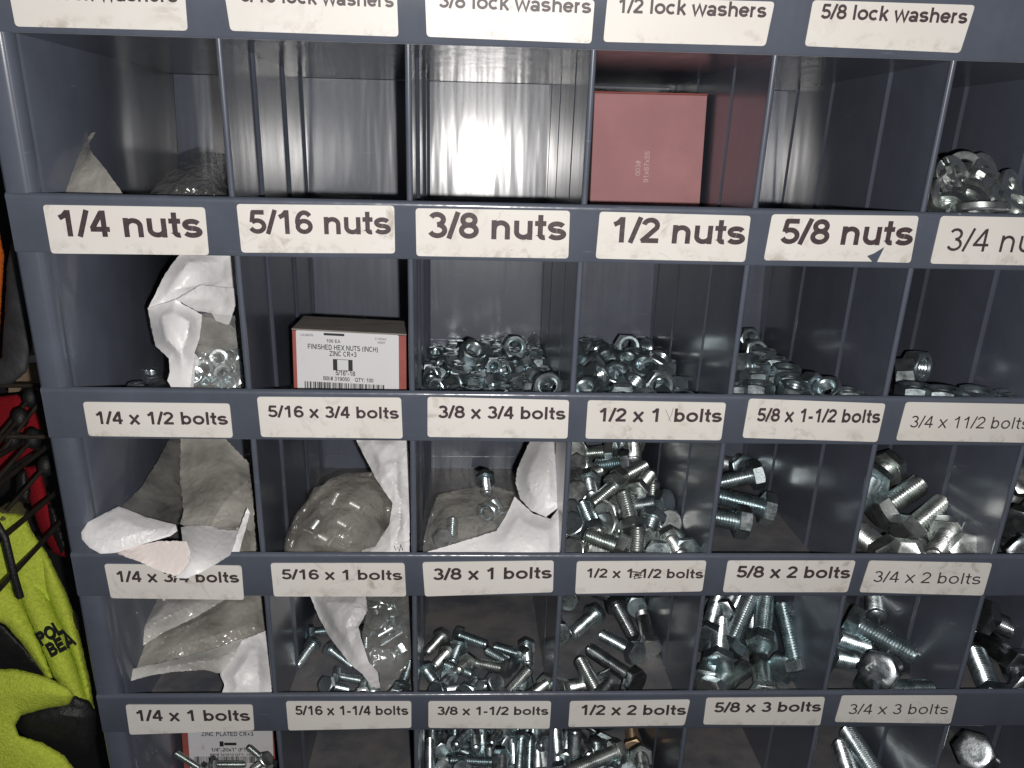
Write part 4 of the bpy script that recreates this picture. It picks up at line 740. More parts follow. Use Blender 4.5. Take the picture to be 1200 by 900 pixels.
  ('bolt', ('5/8', 0.0508)): '.4626,.1007,-.4978,.55,-1.80,-1.28;.4554,.1589,-.5073,1.64,-2.55,.39;.5100,.1518,-.5061,-1.29,-2.66,-.27;.4384,.2521,-.5224,1.69,-.36,1.66;.4902,.1824,-.5111,-1.84,.47,-.37',
 },
 'r4c2': {
  ('bolt', ('3/8', 0.038099999999999995)): '.2699,.1191,-.6292,-1.81,.61,.51;.2902,.2456,-.6497,-1.71,-.37,1.25;.2188,.0977,-.6267,.06,.15,1.93;.2682,.1450,-.6334,.50,-1.79,-1.36;.3059,.2505,-.6514,.10,.13,2.25;.2756,.1015,-.6264,1.50,.43,-.62;.2194,.1416,-.6329,-1.83,-.49,.23;.2423,.2619,-.6513,1.56,-.19,-.87;.2908,.0873,-.6241,.07,1.80,1.54;.2371,.1504,-.6352,.15,-.06,-2.77;.2997,.2131,-.6444,.47,-1.47,1.38;.2198,.1917,-.6410,-1.83,-.49,.24;.2655,.1706,-.6376,-.67,1.78,1.84;.2515,.0926,-.6231,-1.16,-.67,2.25;.2892,.2628,-.6517,.99,1.36,-2.27;.3067,.1185,-.6300,.08,.14,2.09;.2686,.1968,-.6418,1.70,.37,-1.81;.2863,.1480,-.6339,-1.31,-2.60,.08;.3065,.0851,-.6246,.08,-.14,-2.08;.3049,.1406,-.6327,-1.31,-2.61,-.01;.2849,.2035,-.6416,1.45,.43,-2.67;.2495,.0528,-.6185,1.70,.37,-1.84;.2374,.0994,-.6260,.48,-1.79,-1.37;.2422,.2421,-.6501,-.15,-.06,-.39;.2699,.0687,-.6220,-.03,-.16,-1.38;.2886,.1333,-.6324,-.09,.14,1.00;.2788,.2330,-.6477,1.74,.38,-2.08;.2388,.1347,-.6327,-.16,.02,.12;.2336,.2244,-.6463,1.93,-1.40,1.16;.2579,.1056,-.6270,.82,-1.75,-1.45',
 },
 'r4c3': {
  ('bolt', ('1/2', 0.0508)): '.3336,.1050,-.6245,-.42,-1.48,1.75;.3636,.1669,-.6346,-1.83,-.49,.24;.3747,.0750,-.6197,-.18,-1.80,-1.65;.3271,.2096,-.6415,1.46,.50,-.16;.3682,.1480,-.6315,-1.68,.36,-1.43;.3401,.1657,-.6344,1.47,.48,-.31;.3379,.0535,-.6161,-1.40,-.46,2.72;.4084,.1839,-.6386,-.10,.12,.87;.3520,.0897,-.6221,-1.81,.45,-.54;.4073,.2209,-.6433,-1.84,-.53,.02;.3450,.0713,-.6203,.02,-.16,-1.71;.3999,.2030,-.6417,.13,.10,2.51;.3617,.0572,-.6180,-.09,-.13,-.98;.3521,.1352,-.6307,-.12,-.11,-.77;.3754,.2346,-.6440,-1.46,-.66,-.87',
 },
}
# ------------------------------------------------------------------ heaps settled into the bins (positions from a drop test)
HEAPS = {
 'r1c2': ('nuts in the bin above the 3/8 x 3/4 label', 'small zinc hex nut in the layer above the 3/8 x 3/4 sticker', Z_NUT),
 'r1c3': ('nuts in the bin above the 1/2 x 1 label', 'larger zinc hex nut in the heap sloping right above the 1/2 x 1 sticker', Z_NUT),
 'r0c5': ('lock washers in the bin above the 3/4 nuts label', 'shiny split lock washer in the heap above the 3/4 nuts sticker', Z_WARM),
 'r0c4': ('lock washers in the bin above the 5/8 nuts label', 'split lock washer just showing over the rail above the 5/8 nuts sticker', Z_DARK),
 'r2c3': ('bolts heaped in the bin above the 1/2 x 1-1/2 label', 'short zinc hex bolt in the heap above the 1/2 x 1-1/2 sticker', Z_WARM),
 'r3c2': ('bolts in the bin above the 3/8 x 1-1/2 label', 'bolt buried at the back above the 3/8 x 1-1/2 sticker', Z_BLUE),
 'r3c4': ('long bolts in the bin above the 5/8 x 3 label', 'long bolt deep in the back of the pile above the 5/8 x 3 sticker', Z_BLUE),
 'r4c2': ('bolts heaped in the lowest bin under the 3/8 x 1-1/2 label', HEAPC, Z_BLUE),
 'r4c3': ('bolts heaped in the lowest bin under the 1/2 x 2 label', 'zinc bolt in the heap just under the 1/2 x 2 bolts sticker', Z_BLUE)}
def place_heaps():
    from mathutils import Euler
    for key, groups in SIM.items():
        grp, lab, mat = HEAPS[key]
        for (kind, args), data in groups.items():
            for rec in data.split(';'):
                x, y, z, a, b, c = [float(q) for q in rec.split(',')]
                mw = Matrix.Translation((x, y, z)) @ Euler((a, b, c)).to_matrix().to_4x4()
                if kind == 'nut':
                    l2 = lab
                    if key == 'r1c2' and args[0] == '1/2': l2 = 'stray larger nut among the small nuts above the 3/8 x 3/4 sticker'
                    put_nut(args[0], mw, mat, l2, grp)
                elif kind == 'washer':
                    o = bpy.data.objects.new('lock_washer', matmesh(washer_mesh(args[0]), mat)); COL.objects.link(o); o.matrix_world = mw
                    tag(o, lab, 'lock washer', grp)
                else: put_bolt(args[0], args[1], mw, mat, lab, grp)
place_heaps()
G = 'nuts in the bin above the 3/8 x 3/4 label'
nut('1/2', 553, 413, .15, Vector((.3, -.5, .8)), Z_NUT, 'large dark nut lying on small nuts above the 3/8 x 3/4 sticker', G)
nut('1/2', 603, 408, .19, Vector((.1, -.8, .6)), Z_NUT, 'dark hex nut upright behind the small nuts above the 3/8 x 3/4 sticker', G)
nut('1/2', 643, 455, .035, Vector((-.2, -.7, .7)), Z_BLUE, 'bright larger nut front right of the nuts above the 3/8 x 3/4 sticker', G)

G = 'nuts in the bin above the 5/8 x 1-1/2 label'
for x, y, Y, ax, lab in ((889, 457, .030, N, 'front left flat nut'), (930, 459, .030, N + Vector((.1, -.25, 0)), 'front flat nut, second from left'), (883, 443, .058, N, 'flat nut left of the middle'), (926, 448, .052, N, 'flat nut right of the middle'), (886, 432, .088, N, 'flat nut on the second tier'), (921, 437, .080, N + Vector((0, -.1, 0)), 'flat nut right on the second tier'), (907, 427, .118, N, 'flat nut on the third tier'), (894, 417, .150, N, 'highest flat nut'), (869, 430, .075, Vector((.8, -.5, .3)), 'nut on edge by the divider'), (876, 398, .20, Vector((.3, -.8, .4)), 'dark nut far back'), (884, 412, .17, Vector((.2, -.9, .3)), 'nut on edge far back'), (950, 454, .040, Vector((.5, -.75, .25)), 'nut standing on edge'), (970, 459, .032, Vector((-.5, -.3, .75)), 'tilted nut'), (993, 465, .030, N, 'rightmost low nut'), (905, 446, .075, N, 'nut wedged in the middle'), (872, 459, .04, N, 'leftmost low nut'), (900, 438, .10, N, 'hidden nut under the third tier'), (880, 425, .125, N, 'nut behind the second tier')):
    nut('1/2', x, y, Y, Vector(ax), Z_NUT, lab + ' above the 5/8 x 1-1/2 sticker', G)
G = 'nuts in the bin above the 3/4 x 11/2 label'
for x, y, Y, ax, lab in ((1074, 430, .115, Vector((.55, -.8, .2)), 'dark nut standing on edge by the divider'), (1060, 440, .10, Vector((.9, -.35, .2)), 'nut half behind the divider'), (1104, 466, .026, N, 'left flat nut'), (1143, 468, .026, N + Vector((0, -.12, 0)), 'middle flat nut'), (1185, 471, .026, N, 'right flat nut'), (1072, 462, .04, N, 'low nut in the corner')):
    nut('5/8', x, y, Y, Vector(ax), Z_NUT, lab + ' above the 3/4 x 11/2 sticker', G)

G = 'lock washers in the bin above the 3/4 nuts label'
for x, y, Y, ax in ((1115, 192, .075, (.3, -.8, .5)), (1135, 196, .085, (-.1, -.55, .8)), (1155, 194, .09, (.4, -.6, .6)), (1113, 205, .06, (.75, -.55, .3)), (1140, 206, .065, (.05, -.35, .9)), (1164, 206, .07, (.2, -.5, .8)), (1185, 214, .06, (.5, -.7, .4)), (1120, 218, .045, (.5, -.45, .7)), (1145, 217, .05, (0, -.3, .95)), (1170, 220, .045, (.25, -.45, .85)), (1106, 228, .035, (.6, -.6, .5)), (1130, 231, .03, (-.2, -.4, .9)), (1155, 232, .03, (.1, -.3, .95)), (1180, 232, .03, (.3, -.5, .8)), (1196, 238, .025, (.2, -.4, .9)), (1110, 240, .02, (-.3, -.3, .9)), (1128, 184, .10, (-.2, -.9, .3)), (1150, 186, .11, (.3, -.8, .4)), (1142, 242, .022, (.2, -.2, .95)), (1168, 243, .022, (-.1, -.3, .95))):
    o = bpy.data.objects.new('lock_washer', matmesh(washer_mesh('5/8'), Z_WARM)); COL.objects.link(o)
    o.matrix_world = Matrix.Translation(at(x, 243 - (243 - y) * .72, Y * .8 + .006)) @ frame(Vector(ax), rnd.random() * 6).to_4x4(); tag(o, HEAPS['r0c5'][1], 'lock washer', G)
G = 'nuts in the bin above the 1/2 x 1 label'
for x, y, Y, ax in ((735, 399, .185, (.1, -.9, .3)), (690, 399, .21, N), (703, 405, .20, (.2, -.4, .9)), (752, 402, .19, (.6, -.7, .3)), (772, 418, .15, (.3, -.4, .85)), (688, 412, .17, N), (712, 416, .16, (-.3, -.5, .8)), (694, 426, .115, (.4, -.75, .5)), (734, 418, .15, (.1, -.5, .8)), (755, 424, .13, (-.2, -.5, .85)), (726, 434, .10, (.5, -.65, .5)), (746, 410, .17, N)):
    nut('1/2', x, y + 7, Y, Vector(ax), Z_NUT, HEAPS['r1c3'][1], G)

# ------------------------------------------------------------------ plastic bags
def plastic(name, col, rough, alpha, spec=.5, var=.08, scale=40, coat=0, crk=70, crs=.35):
    m = simple(name, col, rough, 0, spec, bump=.15, bscale=90, var=var, vscale=scale, alpha=alpha)
    nt = m.node_tree; p = nt.nodes['Principled BSDF']; tc = nd(nt, 'ShaderNodeTexCoord')
    nz = nd(nt, 'ShaderNodeTexNoise', _Scale=55.0, _Detail=3.0); nt.links.new(tc.outputs['Object'], nz.inputs['Vector'])
    mxv = nd(nt, 'ShaderNodeMix', data_type='VECTOR'); mxv.inputs[0].default_value = .03; nt.links.new(tc.outputs['Object'], mxv.inputs[4]); nt.links.new(nz.outputs['Color'], mxv.inputs[5])
    vo = nd(nt, 'ShaderNodeTexVoronoi', feature='DISTANCE_TO_EDGE', _Scale=crk); nt.links.new(mxv.outputs[1], vo.inputs['Vector'])
    bu = nd(nt, 'ShaderNodeBump', _Strength=crs, _Distance=.006); nt.links.new(ramp(nt, vo.outputs['Distance'], .0, g(1), .32, g(0)), bu.inputs['Height'])
    for q in ('Normal', 'Coat Normal'): nt.links.new(bu.outputs[0], p.inputs[q])
    p.inputs['Coat Weight'].default_value = coat; p.inputs['Coat Roughness'].default_value = .10
    return m
M_WHITE = plastic('white_plastic', (.88, .87, .88), .38, 1, .5, .03, crk=32, crs=.06)
M_LIP = plastic('smooth_white_plastic', (.90, .89, .90), .42, 1, .5, .02, crk=20, crs=.01)
M_CREAM = plastic('inner_plastic', (.80, .72, .69), .42, 1, .4, .05, crk=50, crs=.08)
M_CLEAR = plastic('clear_film', (.62, .62, .59), .18, .15, 1, .3, coat=1, crk=38, crs=.25)
M_GREY = plastic('grey_film', (.50, .48, .43), .24, .32, 1, .5, coat=1, crk=34, crs=.25)
M_BEIGE = plastic('milky_film', (.62, .60, .54), .3, .44, .8, .35, coat=.9, crk=28, crs=.14)
M_MILK = plastic('pale_film', (.74, .73, .70), .32, .62, .8, .18, coat=.8, crk=24, crs=.1)
M_SIDE = plastic('dusky_film', (.30, .29, .265), .28, .24, 1, .5, coat=1, crk=34, crs=.2)
M_DARKF = plastic('dark_film', (.14, .14, .14), .2, .35, 1, .2, coat=1)
def inside(x, y, P):
    c = False; n = len(P)
    for i in range(n):
        x1, y1 = P[i][:2]; x2, y2 = P[i - 1][:2]
        if (y1 > y) != (y2 > y) and x < (x2 - x1) * (y - y1) / (y2 - y1) + x1: c = not c
    return c
def edge_dist(x, y, P):
    best = 1e9
    for i in range(len(P)):
        ax, ay = P[i - 1][:2]; bx, by = P[i][:2]; dx, dy = bx - ax, by - ay; L = dx * dx + dy * dy or 1e-9
        t = max(0, min(1, ((x - ax) * dx + (y - ay) * dy) / L)); best = min(best, math.hypot(x - ax - t * dx, y - ay - t * dy))
    return best
def sheet(name, parent, mat, outline, inner=(), crumple=.0025, freq=45, bulge=0, thick=.00025, step=2.4, seed=1, jag=.4, label=None, fold=None, sharp=24):
    """thin crumpled film: outline vertices (photo pixel x, y and depth in the bin) define a surface in the room"""
    R_ = random.Random(seed * 77 + 5); P = []; n = len(outline)
    for i in range(n):
        a = outline[i]; b = outline[(i + 1) % n]; L = math.hypot(b[0] - a[0], b[1] - a[1]); m = max(1, int(L / step))
        for k in range(m):
            t = k / m; j = jag if 0 < k else 0
            P.append((a[0] + (b[0] - a[0]) * t + R_.uniform(-j, j), a[1] + (b[1] - a[1]) * t + R_.uniform(-j, j), a[2] + (b[2] - a[2]) * t))
    pts = [(p[0], p[1]) for p in P]; x0, x1 = min(p[0] for p in P), max(p[0] for p in P); y0, y1 = min(p[1] for p in P), max(p[1] for p in P)
    y = y0; row = 0
    while y < y1:
        x = x0 + (row % 2) * step / 2
        while x < x1:
            q = (x + R_.uniform(-.4, .4) * step * .4, y + R_.uniform(-.4, .4) * step * .4)
            if inside(q[0], q[1], P) and edge_dist(q[0], q[1], P) > step * .45: pts.append(q)
            x += step
        y += step * .87; row += 1
    nb = len(P)
    r = delaunay_2d_cdt([Vector(p) for p in pts], [], [list(range(nb))], 1, 1e-4)
    V2 = r[0]; F = r[2]
    # membrane depth: boundary depths relaxed into the interior, then pulled towards the inner guide points
    m = len(V2); nb_ = [set() for _ in range(m)]
    for f in F:
        for i in range(len(f)):
            nb_[f[i]].add(f[i - 1]); nb_[f[i - 1]].add(f[i])
    bd = {}
    for p in P: bd[(round(p[0], 2), round(p[1], 2))] = p[2]
    Z = []; fix = []
    for v in V2:
        k = (round(v.x, 2), round(v.y, 2))
        if k in bd: Z.append(bd[k]); fix.append(True)
        else:
            q = min(P, key=lambda p: (p[0] - v.x) ** 2 + (p[1] - v.y) ** 2); Z.append(q[2]); fix.append(False)
    for it in range(120):
        for i in range(m):
            if not fix[i] and nb_[i]: Z[i] = sum(Z[j] for j in nb_[i]) / len(nb_[i])
    for qx, qy, qz in inner:
        i0 = min(range(m), key=lambda i: (V2[i].x - qx) ** 2 + (V2[i].y - qy) ** 2); dz = qz - Z[i0]
        for i in range(m):
            if not fix[i]:
                e = min(1, edge_dist(V2[i].x, V2[i].y, P) / 14)
                Z[i] += dz * e * math.exp(-((V2[i].x - qx) ** 2 + (V2[i].y - qy) ** 2) / (2 * 26 ** 2))
    def facets(sp, stretch, ang):
        ca, sa = math.cos(ang), math.sin(ang); tr = lambda x, y: ((x * ca + y * sa) / stretch, -x * sa + y * ca)
        q = [tr(v.x, v.y) for v in V2]; ax, bx_ = min(t[0] for t in q) - sp * 2, max(t[0] for t in q) + sp * 2; ay, by = min(t[1] for t in q) - sp * 2, max(t[1] for t in q) + sp * 2
        S_ = []; x = ax
        while x < bx_ + sp:
            y = ay
            while y < by + sp: S_.append((x + R_.uniform(-.45, .45) * sp, y + R_.uniform(-.45, .45) * sp)); y += sp
            x += sp
        hs = [R_.uniform(-1, 1) for _ in S_]
        d = delaunay_2d_cdt([Vector(t) for t in S_], [], [], 0, 1e-5); D2 = d[0]; T2 = [t for t in d[2] if len(t) == 3]; src = [hs[o[0]] if o else 0 for o in d[3]]
        cell = {}
        for t in T2:
            xs = [D2[i].x for i in t]; yy = [D2[i].y for i in t]
            for gx in range(int(min(xs) // sp), int(max(xs) // sp) + 1):
                for gy in range(int(min(yy) // sp), int(max(yy) // sp) + 1): cell.setdefault((gx, gy), []).append(t)
        out = []
        for x, y in q:
            val = 0
            for t in cell.get((int(x // sp), int(y // sp)), ()):
                A_, B_, C_ = D2[t[0]], D2[t[1]], D2[t[2]]; den = (B_.y - C_.y) * (A_.x - C_.x) + (C_.x - B_.x) * (A_.y - C_.y)
                if abs(den) < 1e-9: continue
                u = ((B_.y - C_.y) * (x - C_.x) + (C_.x - B_.x) * (y - C_.y)) / den; v_ = ((C_.y - A_.y) * (x - C_.x) + (A_.x - C_.x) * (y - C_.y)) / den
                if u >= -1e-6 and v_ >= -1e-6 and u + v_ <= 1 + 1e-6: val = u * src[t[0]] + v_ * src[t[1]] + (1 - u - v_) * src[t[2]]; break
            out.append(val)
        return out
    sp0 = 900 / freq; an = R_.uniform(0, 3.14) if fold is None else fold
    h1 = facets(sp0, 2.4, an); h2 = facets(sp0 * .5, 1.6, an + R_.uniform(.5, 1.2)); h3 = facets(sp0 * .25, 1.3, an + 1.9)
    dm = max(edge_dist(v.x, v.y, P) for v in V2) or 1
    front = []; back = []
    for i, v in enumerate(V2):
        p = at(v.x, v.y, Z[i]); h = h1[i] + .30 * h2[i] + .07 * h3[i]
        e = edge_dist(v.x, v.y, P) / dm; bl = bulge * math.sqrt(max(0, 1 - (1 - e) ** 2))
        dr = (p - CAM).normalized(); p = p + dr * (h * crumple)
        front.append(p - dr * bl); back.append(p + dr * (bl * .6 + thick))
    m = len(V2); faces = [tuple(f) for f in F] + [tuple(i + m for i in reversed(f)) for f in F]
    cnt = {}
    for f in F:
        for i in range(len(f)):
            e = (f[i], f[(i + 1) % len(f)]); k = tuple(sorted(e)); cnt.setdefault(k, []).append(e)
    for k, es in cnt.items():
        if len(es) == 1: a, b = es[0]; faces.append((b, a, a + m, b + m))
    return link(name, mesh(name, front + back, faces, sharp), mat, parent, label)
def bag(label, px, py, Y, group='plastic bags in the bins'): return thing('plastic_bag', label, 'bag', at(px, py, Y), group)

b = bag('greyish plastic bag scrap with a pointed tip above the 1/4 nuts sticker', 95, 230, .05)
sheet('bag_film', b, M_BEIGE, [(52, 234, .035), (53, 212, .05), (60, 196, .06), (76, 180, .075), (92, 171, .08), (101, 165, .085), (107, 156, .09), (112, 155, .09), (104, 168, .08), (106, 177, .06), (122, 196, .045), (149, 234, .03)], seed=1, crumple=.0012)
b = bag('dark see-through plastic bag against the divider above the 1/4 nuts sticker', 225, 230, .05)
sheet('bag_film', b, M_DARKF, [(170, 234, .03), (190, 208, .05), (205, 196, .06), (222, 183, .08), (240, 177, .09), (263, 180, .095), (265, 205, .08), (269, 234, .04)], [(235, 205, .05)], seed=2, crumple=.003, bulge=.006)

b = bag('white bag of small nuts by the divider above the 1/4 x 1/2 sticker', 230, 455, .04)
sheet('white_film', b, M_WHITE, [(214, 293, .085), (275, 293, .10), (278, 345, .097), (252, 345, .085), (215, 352, .066), (184, 364, .056), (173, 362, .055), (184, 340, .065), (194, 320, .075)], [(225, 320, .07)], seed=3, crumple=.0028, freq=34, fold=-.5, label='white upper film')
sheet('white_film', b, M_WHITE, [(173, 361, .053), (205, 351, .046), (237, 369, .050), (234, 396, .043), (228, 414, .040), (234, 421, .037), (229, 432, .034), (226, 460, .028), (205, 462, .028), (196, 446, .030), (199, 436, .032), (198, 420, .036), (182, 405, .046), (178, 388, .052)], [(207, 390, .032)], seed=43, crumple=.0022, freq=34, fold=1.0, label='white lower film')
sheet('white_film', b, M_WHITE, [(206, 351, .049), (235, 334, .060), (277, 338, .085), (276, 358, .082), (268, 381, .076), (253, 376, .074), (248, 367, .072), (230, 364, .062)], [(245, 350, .064)], seed=47, crumple=.0024, freq=36, fold=-.2, label='white middle flap')
sheet('clear_pocket', b, M_CLEAR, [(235, 366, .066), (275, 370, .07), (278, 400, .055), (281, 430, .038), (283, 462, .018), (222, 464, .016), (226, 430, .03), (231, 400, .046)], seed=4, crumple=.003, freq=60, label='clear pocket showing nuts')
sheet('inner_flap', b, M_GREY, [(233, 370, .075), (262, 376, .08), (276, 385, .075), (278, 408, .06), (250, 416, .058), (232, 412, .05)], seed=5, crumple=.002)

b = bag('torn bag with white lips hanging over the 1/4 x 3/4 sticker', 210, 640, .03)
sheet('clear_side', b, M_SIDE, [(203, 505, .13), (214, 505, .125), (211, 560, .10), (214, 600, .06), (206, 615, .04), (172, 608, .05), (138, 597, .05), (165, 572, .07), (185, 540, .10)], seed=6, crumple=.0010, freq=24, jag=.7, label='darker clear side')
sheet('clear_front', b, M_BEIGE, [(212, 505, .12), (256, 505, .12), (292, 543, .10), (297, 590, .06), (301, 662, .022), (282, 662, .012), (278, 622, .022), (225, 619, .034), (211, 614, .04), (215, 600, .05), (211, 560, .095)], [(255, 570, .065), (235, 600, .045)], seed=7, crumple=.0012, freq=22, jag=.7, label='milky clear front')
sheet('inner_flap', b, M_CREAM, [(245, 618, .05), (262, 590, .062), (290, 562, .09), (298, 600, .062), (296, 622, .045)], seed=50, crumple=.001)
sheet('white_lip', b, M_LIP, [(139, 593, .020), (172, 606, .012), (190, 611, .009), (206, 615, .004), (208, 622, -.001), (200, 628, -.005), (170, 637, -.010), (135, 648, -.014), (118, 649, -.015), (105, 642, -.012), (96, 632, -.006), (95, 624, -.003), (103, 612, .003), (120, 603, .012)], [(150, 620, -.003)], seed=8, crumple=.0006, freq=22, bulge=.002, jag=.1, label='white rolled lip on the left')
sheet('lower_lip', b, M_CREAM, [(135, 646, -.012), (160, 640, -.010), (185, 634, -.008), (218, 634, -.008), (223, 645, -.012), (222, 660, -.017), (216, 673, -.020), (205, 675, -.021), (185, 668, -.020), (160, 657, -.019), (140, 650, -.017)], seed=9, crumple=.0012, freq=34, jag=.5, label='pinkish torn lower lip')
sheet('white_front', b, M_LIP, [(212, 618, .022), (228, 615, .032), (262, 618, .032), (280, 618, .026), (276, 635, .008), (270, 650, -.006), (255, 660, -.012), (235, 671, -.018), (218, 678, -.022), (205, 677, -.023), (216, 668, -.022), (222, 658, -.018), (218, 645, -.012), (214, 635, -.002)], seed=10, crumple=.0007, freq=24, jag=.25, label='white front lip')
sheet('seam_tab', b, M_LIP, [(290, 595, .03), (293, 601, .028), (285, 630, .012), (279, 651, .006), (269, 651, .005), (281, 618, .02)], seed=11, crumple=.0007)

b = bag('clear grey bag with a tall white strip above the 5/16 x 1 sticker', 400, 650, .03)
sheet('clear_pouch', b, M_GREY, [(332, 660, .02), (334, 632, .03), (345, 605, .04), (365, 580, .05), (385, 562, .07), (405, 554, .08), (437, 553, .085), (457, 570, .07), (463, 600, .05), (457, 630, .04), (442, 648, .03), (428, 662, .015)], [(395, 610, .03), (420, 600, .035)], seed=12, crumple=.0045, freq=40, bulge=.014, label='crumpled clear pouch')
sheet('white_strip', b, M_WHITE, [(412, 505, .10), (478, 505, .09), (480, 560, .06), (480, 662, .012), (423, 662, .012), (424, 645, .02), (440, 640, .028), (456, 615, .036), (460, 590, .045), (440, 560, .065), (427, 535, .085)], [(455, 540, .068), (468, 600, .03)], seed=13, crumple=.0038, freq=55, label='tall white strip')
sheet('back_fold', b, M_GREY, [(358, 590, .11), (368, 572, .12), (400, 560, .125), (392, 575, .11), (372, 590, .10)], seed=14, crumple=.001)
strip('pen_mark', [(462, 640), (464, 645), (466, 641), (468, 646), (470, 638), (472, 645)], .0003, M_INK, b, .0155)

G = 'bolts inside the clear grey bag'
for hx, hy, tx, ty, Y in ((415, 622, 398, 612, .05), (392, 638, 375, 628, .045), (430, 600, 412, 590, .065), (385, 600, 396, 580, .08), (360, 628, 372, 612, .055)):
    bolt('5/16', .75, hx, hy, tx, ty, Z_WARM, 'bolt dimly seen inside the clear grey bag', G, Y=Y, roll=rnd.random())

b = bag('open clear bag with white flaps spilling bolts above the 3/8 x 1 sticker', 560, 650, .03)
sheet('clear_side', b, M_CLEAR, [(494, 660, .02), (497, 630, .03), (505, 600, .05), (511, 583, .07), (545, 575, .08), (575, 570, .08), (600, 578, .075), (605, 585, .06), (590, 610, .045), (582, 622, .04), (560, 632, .03), (535, 640, .025)], [(540, 610, .03)], seed=15, crumple=.0035, freq=45, label='clear side')
sheet('back_film', b, M_GREY, [(500, 640, .09), (507, 600, .10), (513, 580, .12), (545, 573, .125), (575, 568, .125), (602, 577, .12), (600, 600, .09), (580, 630, .07), (530, 650, .06)], seed=16, crumple=.003, freq=45, label='grey back film')
sheet('white_flap', b, M_LIP, [(626, 505, .13), (655, 505, .11), (657, 540, .08), (658, 592, .05), (640, 606, .045), (622, 598, .055), (610, 585, .07), (604, 566, .085), (606, 550, .095), (614, 532, .11)], [(632, 555, .07)], seed=17, crumple=.0020, freq=26, label='white flap curling up')
sheet('white_base', b, M_LIP, [(603, 582, .06), (625, 602, .05), (645, 608, .044), (659, 590, .045), (657, 645, .02), (652, 662, .012), (497, 662, .010), (496, 648, .014), (540, 635, .024), (582, 622, .035), (592, 606, .045)], [(620, 630, .022)], seed=18, crumple=.0018, freq=26, label='white folded base')
G = 'bolts in the open bag'
S = ' of the open bag above the 3/8 x 1 sticker'
bolt('3/8', .75, 569, 561, 571, 580, Z_BLUE, 'lone bolt head sticking out' + S, G, Y=.105, near=1, roll=.5)
bolt('3/8', .75, 590, 607, 579, 588, Z_BLUE, 'bolt thread at the mouth' + S, G, Y=.062, roll=.3)
bolt('3/8', .75, 529, 637, 531, 608, Z_BLUE, 'upright bolt in the side' + S, G, Y=.060, roll=.2)
bolt('3/8', .75, 520, 632, 524, 645, Z_BLUE, 'low bolt in the side' + S, G, Y=.055, roll=.2)
nut('3/8', 572, 600, .066, Vector((-.4, -.9, .2)), Z_BLUE, 'nut beside the upturned thread in the open bag above the 3/8 x 1 sticker', G)

b = bag('crumpled milky bag filling the bin above the 1/4 x 1 sticker', 230, 810, .03)
sheet('milky_film', b, M_MILK, [(190, 692, .10), (252, 692, .10), (270, 699, .092), (232, 722, .078), (190, 742, .062), (150, 768, .044), (133, 790, .028), (135, 772, .038), (142, 752, .05), (152, 732, .07), (168, 714, .09)], [(190, 722, .065)], seed=19, crumple=.0028, freq=30, fold=-.5, label='pale upper fold')
sheet('milky_film', b, M_BEIGE, [(262, 692, .105), (311, 692, .10), (315, 745, .065), (290, 748, .055), (240, 764, .045), (190, 776, .036), (140, 789, .03), (131, 790, .03), (152, 766, .048), (190, 739, .067), (232, 718, .085)], [(230, 748, .050), (285, 725, .07)], seed=48, crumple=.0030, freq=26, fold=-.35, label='grey middle fold')
sheet('milky_film', b, M_MILK, [(131, 788, .024), (160, 783, .028), (200, 774, .033), (245, 762, .038), (288, 747, .050), (282, 768, .036), (262, 790, .028), (240, 785, .026), (205, 787, .025), (180, 791, .023), (152, 798, .020), (137, 812, .015), (130, 798, .020)], [(230, 773, .022)], seed=49, crumple=.0014, freq=30, fold=-.2, label='turned lower edge')
sheet('white_side', b, M_LIP, [(284, 750, .046), (314, 738, .060), (317, 780, .035), (319, 826, .012), (256, 826, .010), (263, 803, .018), (258, 790, .026), (270, 775, .032)], [(292, 785, .022)], seed=29, crumple=.0028, freq=34, label='white folded side')
sheet('white_corner', b, M_WHITE, [(190, 692, .094), (216, 692, .094), (207, 708, .085), (192, 716, .078)], seed=20, crumple=.001)

b = bag('white and clear bag full of bolts above the 5/16 x 1-1/4 sticker', 435, 810, .04)
sheet('white_strip', b, M_WHITE, [(361, 692, .135), (428, 692, .12), (431, 715, .10), (420, 735, .08), (424, 750, .07), (432, 775, .06), (443, 788, .05), (447, 818, .026), (440, 812, .03), (425, 790, .05), (412, 780, .06), (398, 762, .08), (385, 745, .10), (372, 720, .12)], [(400, 720, .095)], seed=22, crumple=.004, freq=42, label='white crumpled strip')
sheet('clear_pocket', b, M_CLEAR, [(428, 692, .11), (482, 692, .10), (483, 770, .045), (470, 790, .04), (447, 818, .02), (444, 788, .04), (432, 775, .045), (424, 745, .06), (430, 715, .085)], seed=23, crumple=.003, freq=50, label='clear pocket full of small bolts')

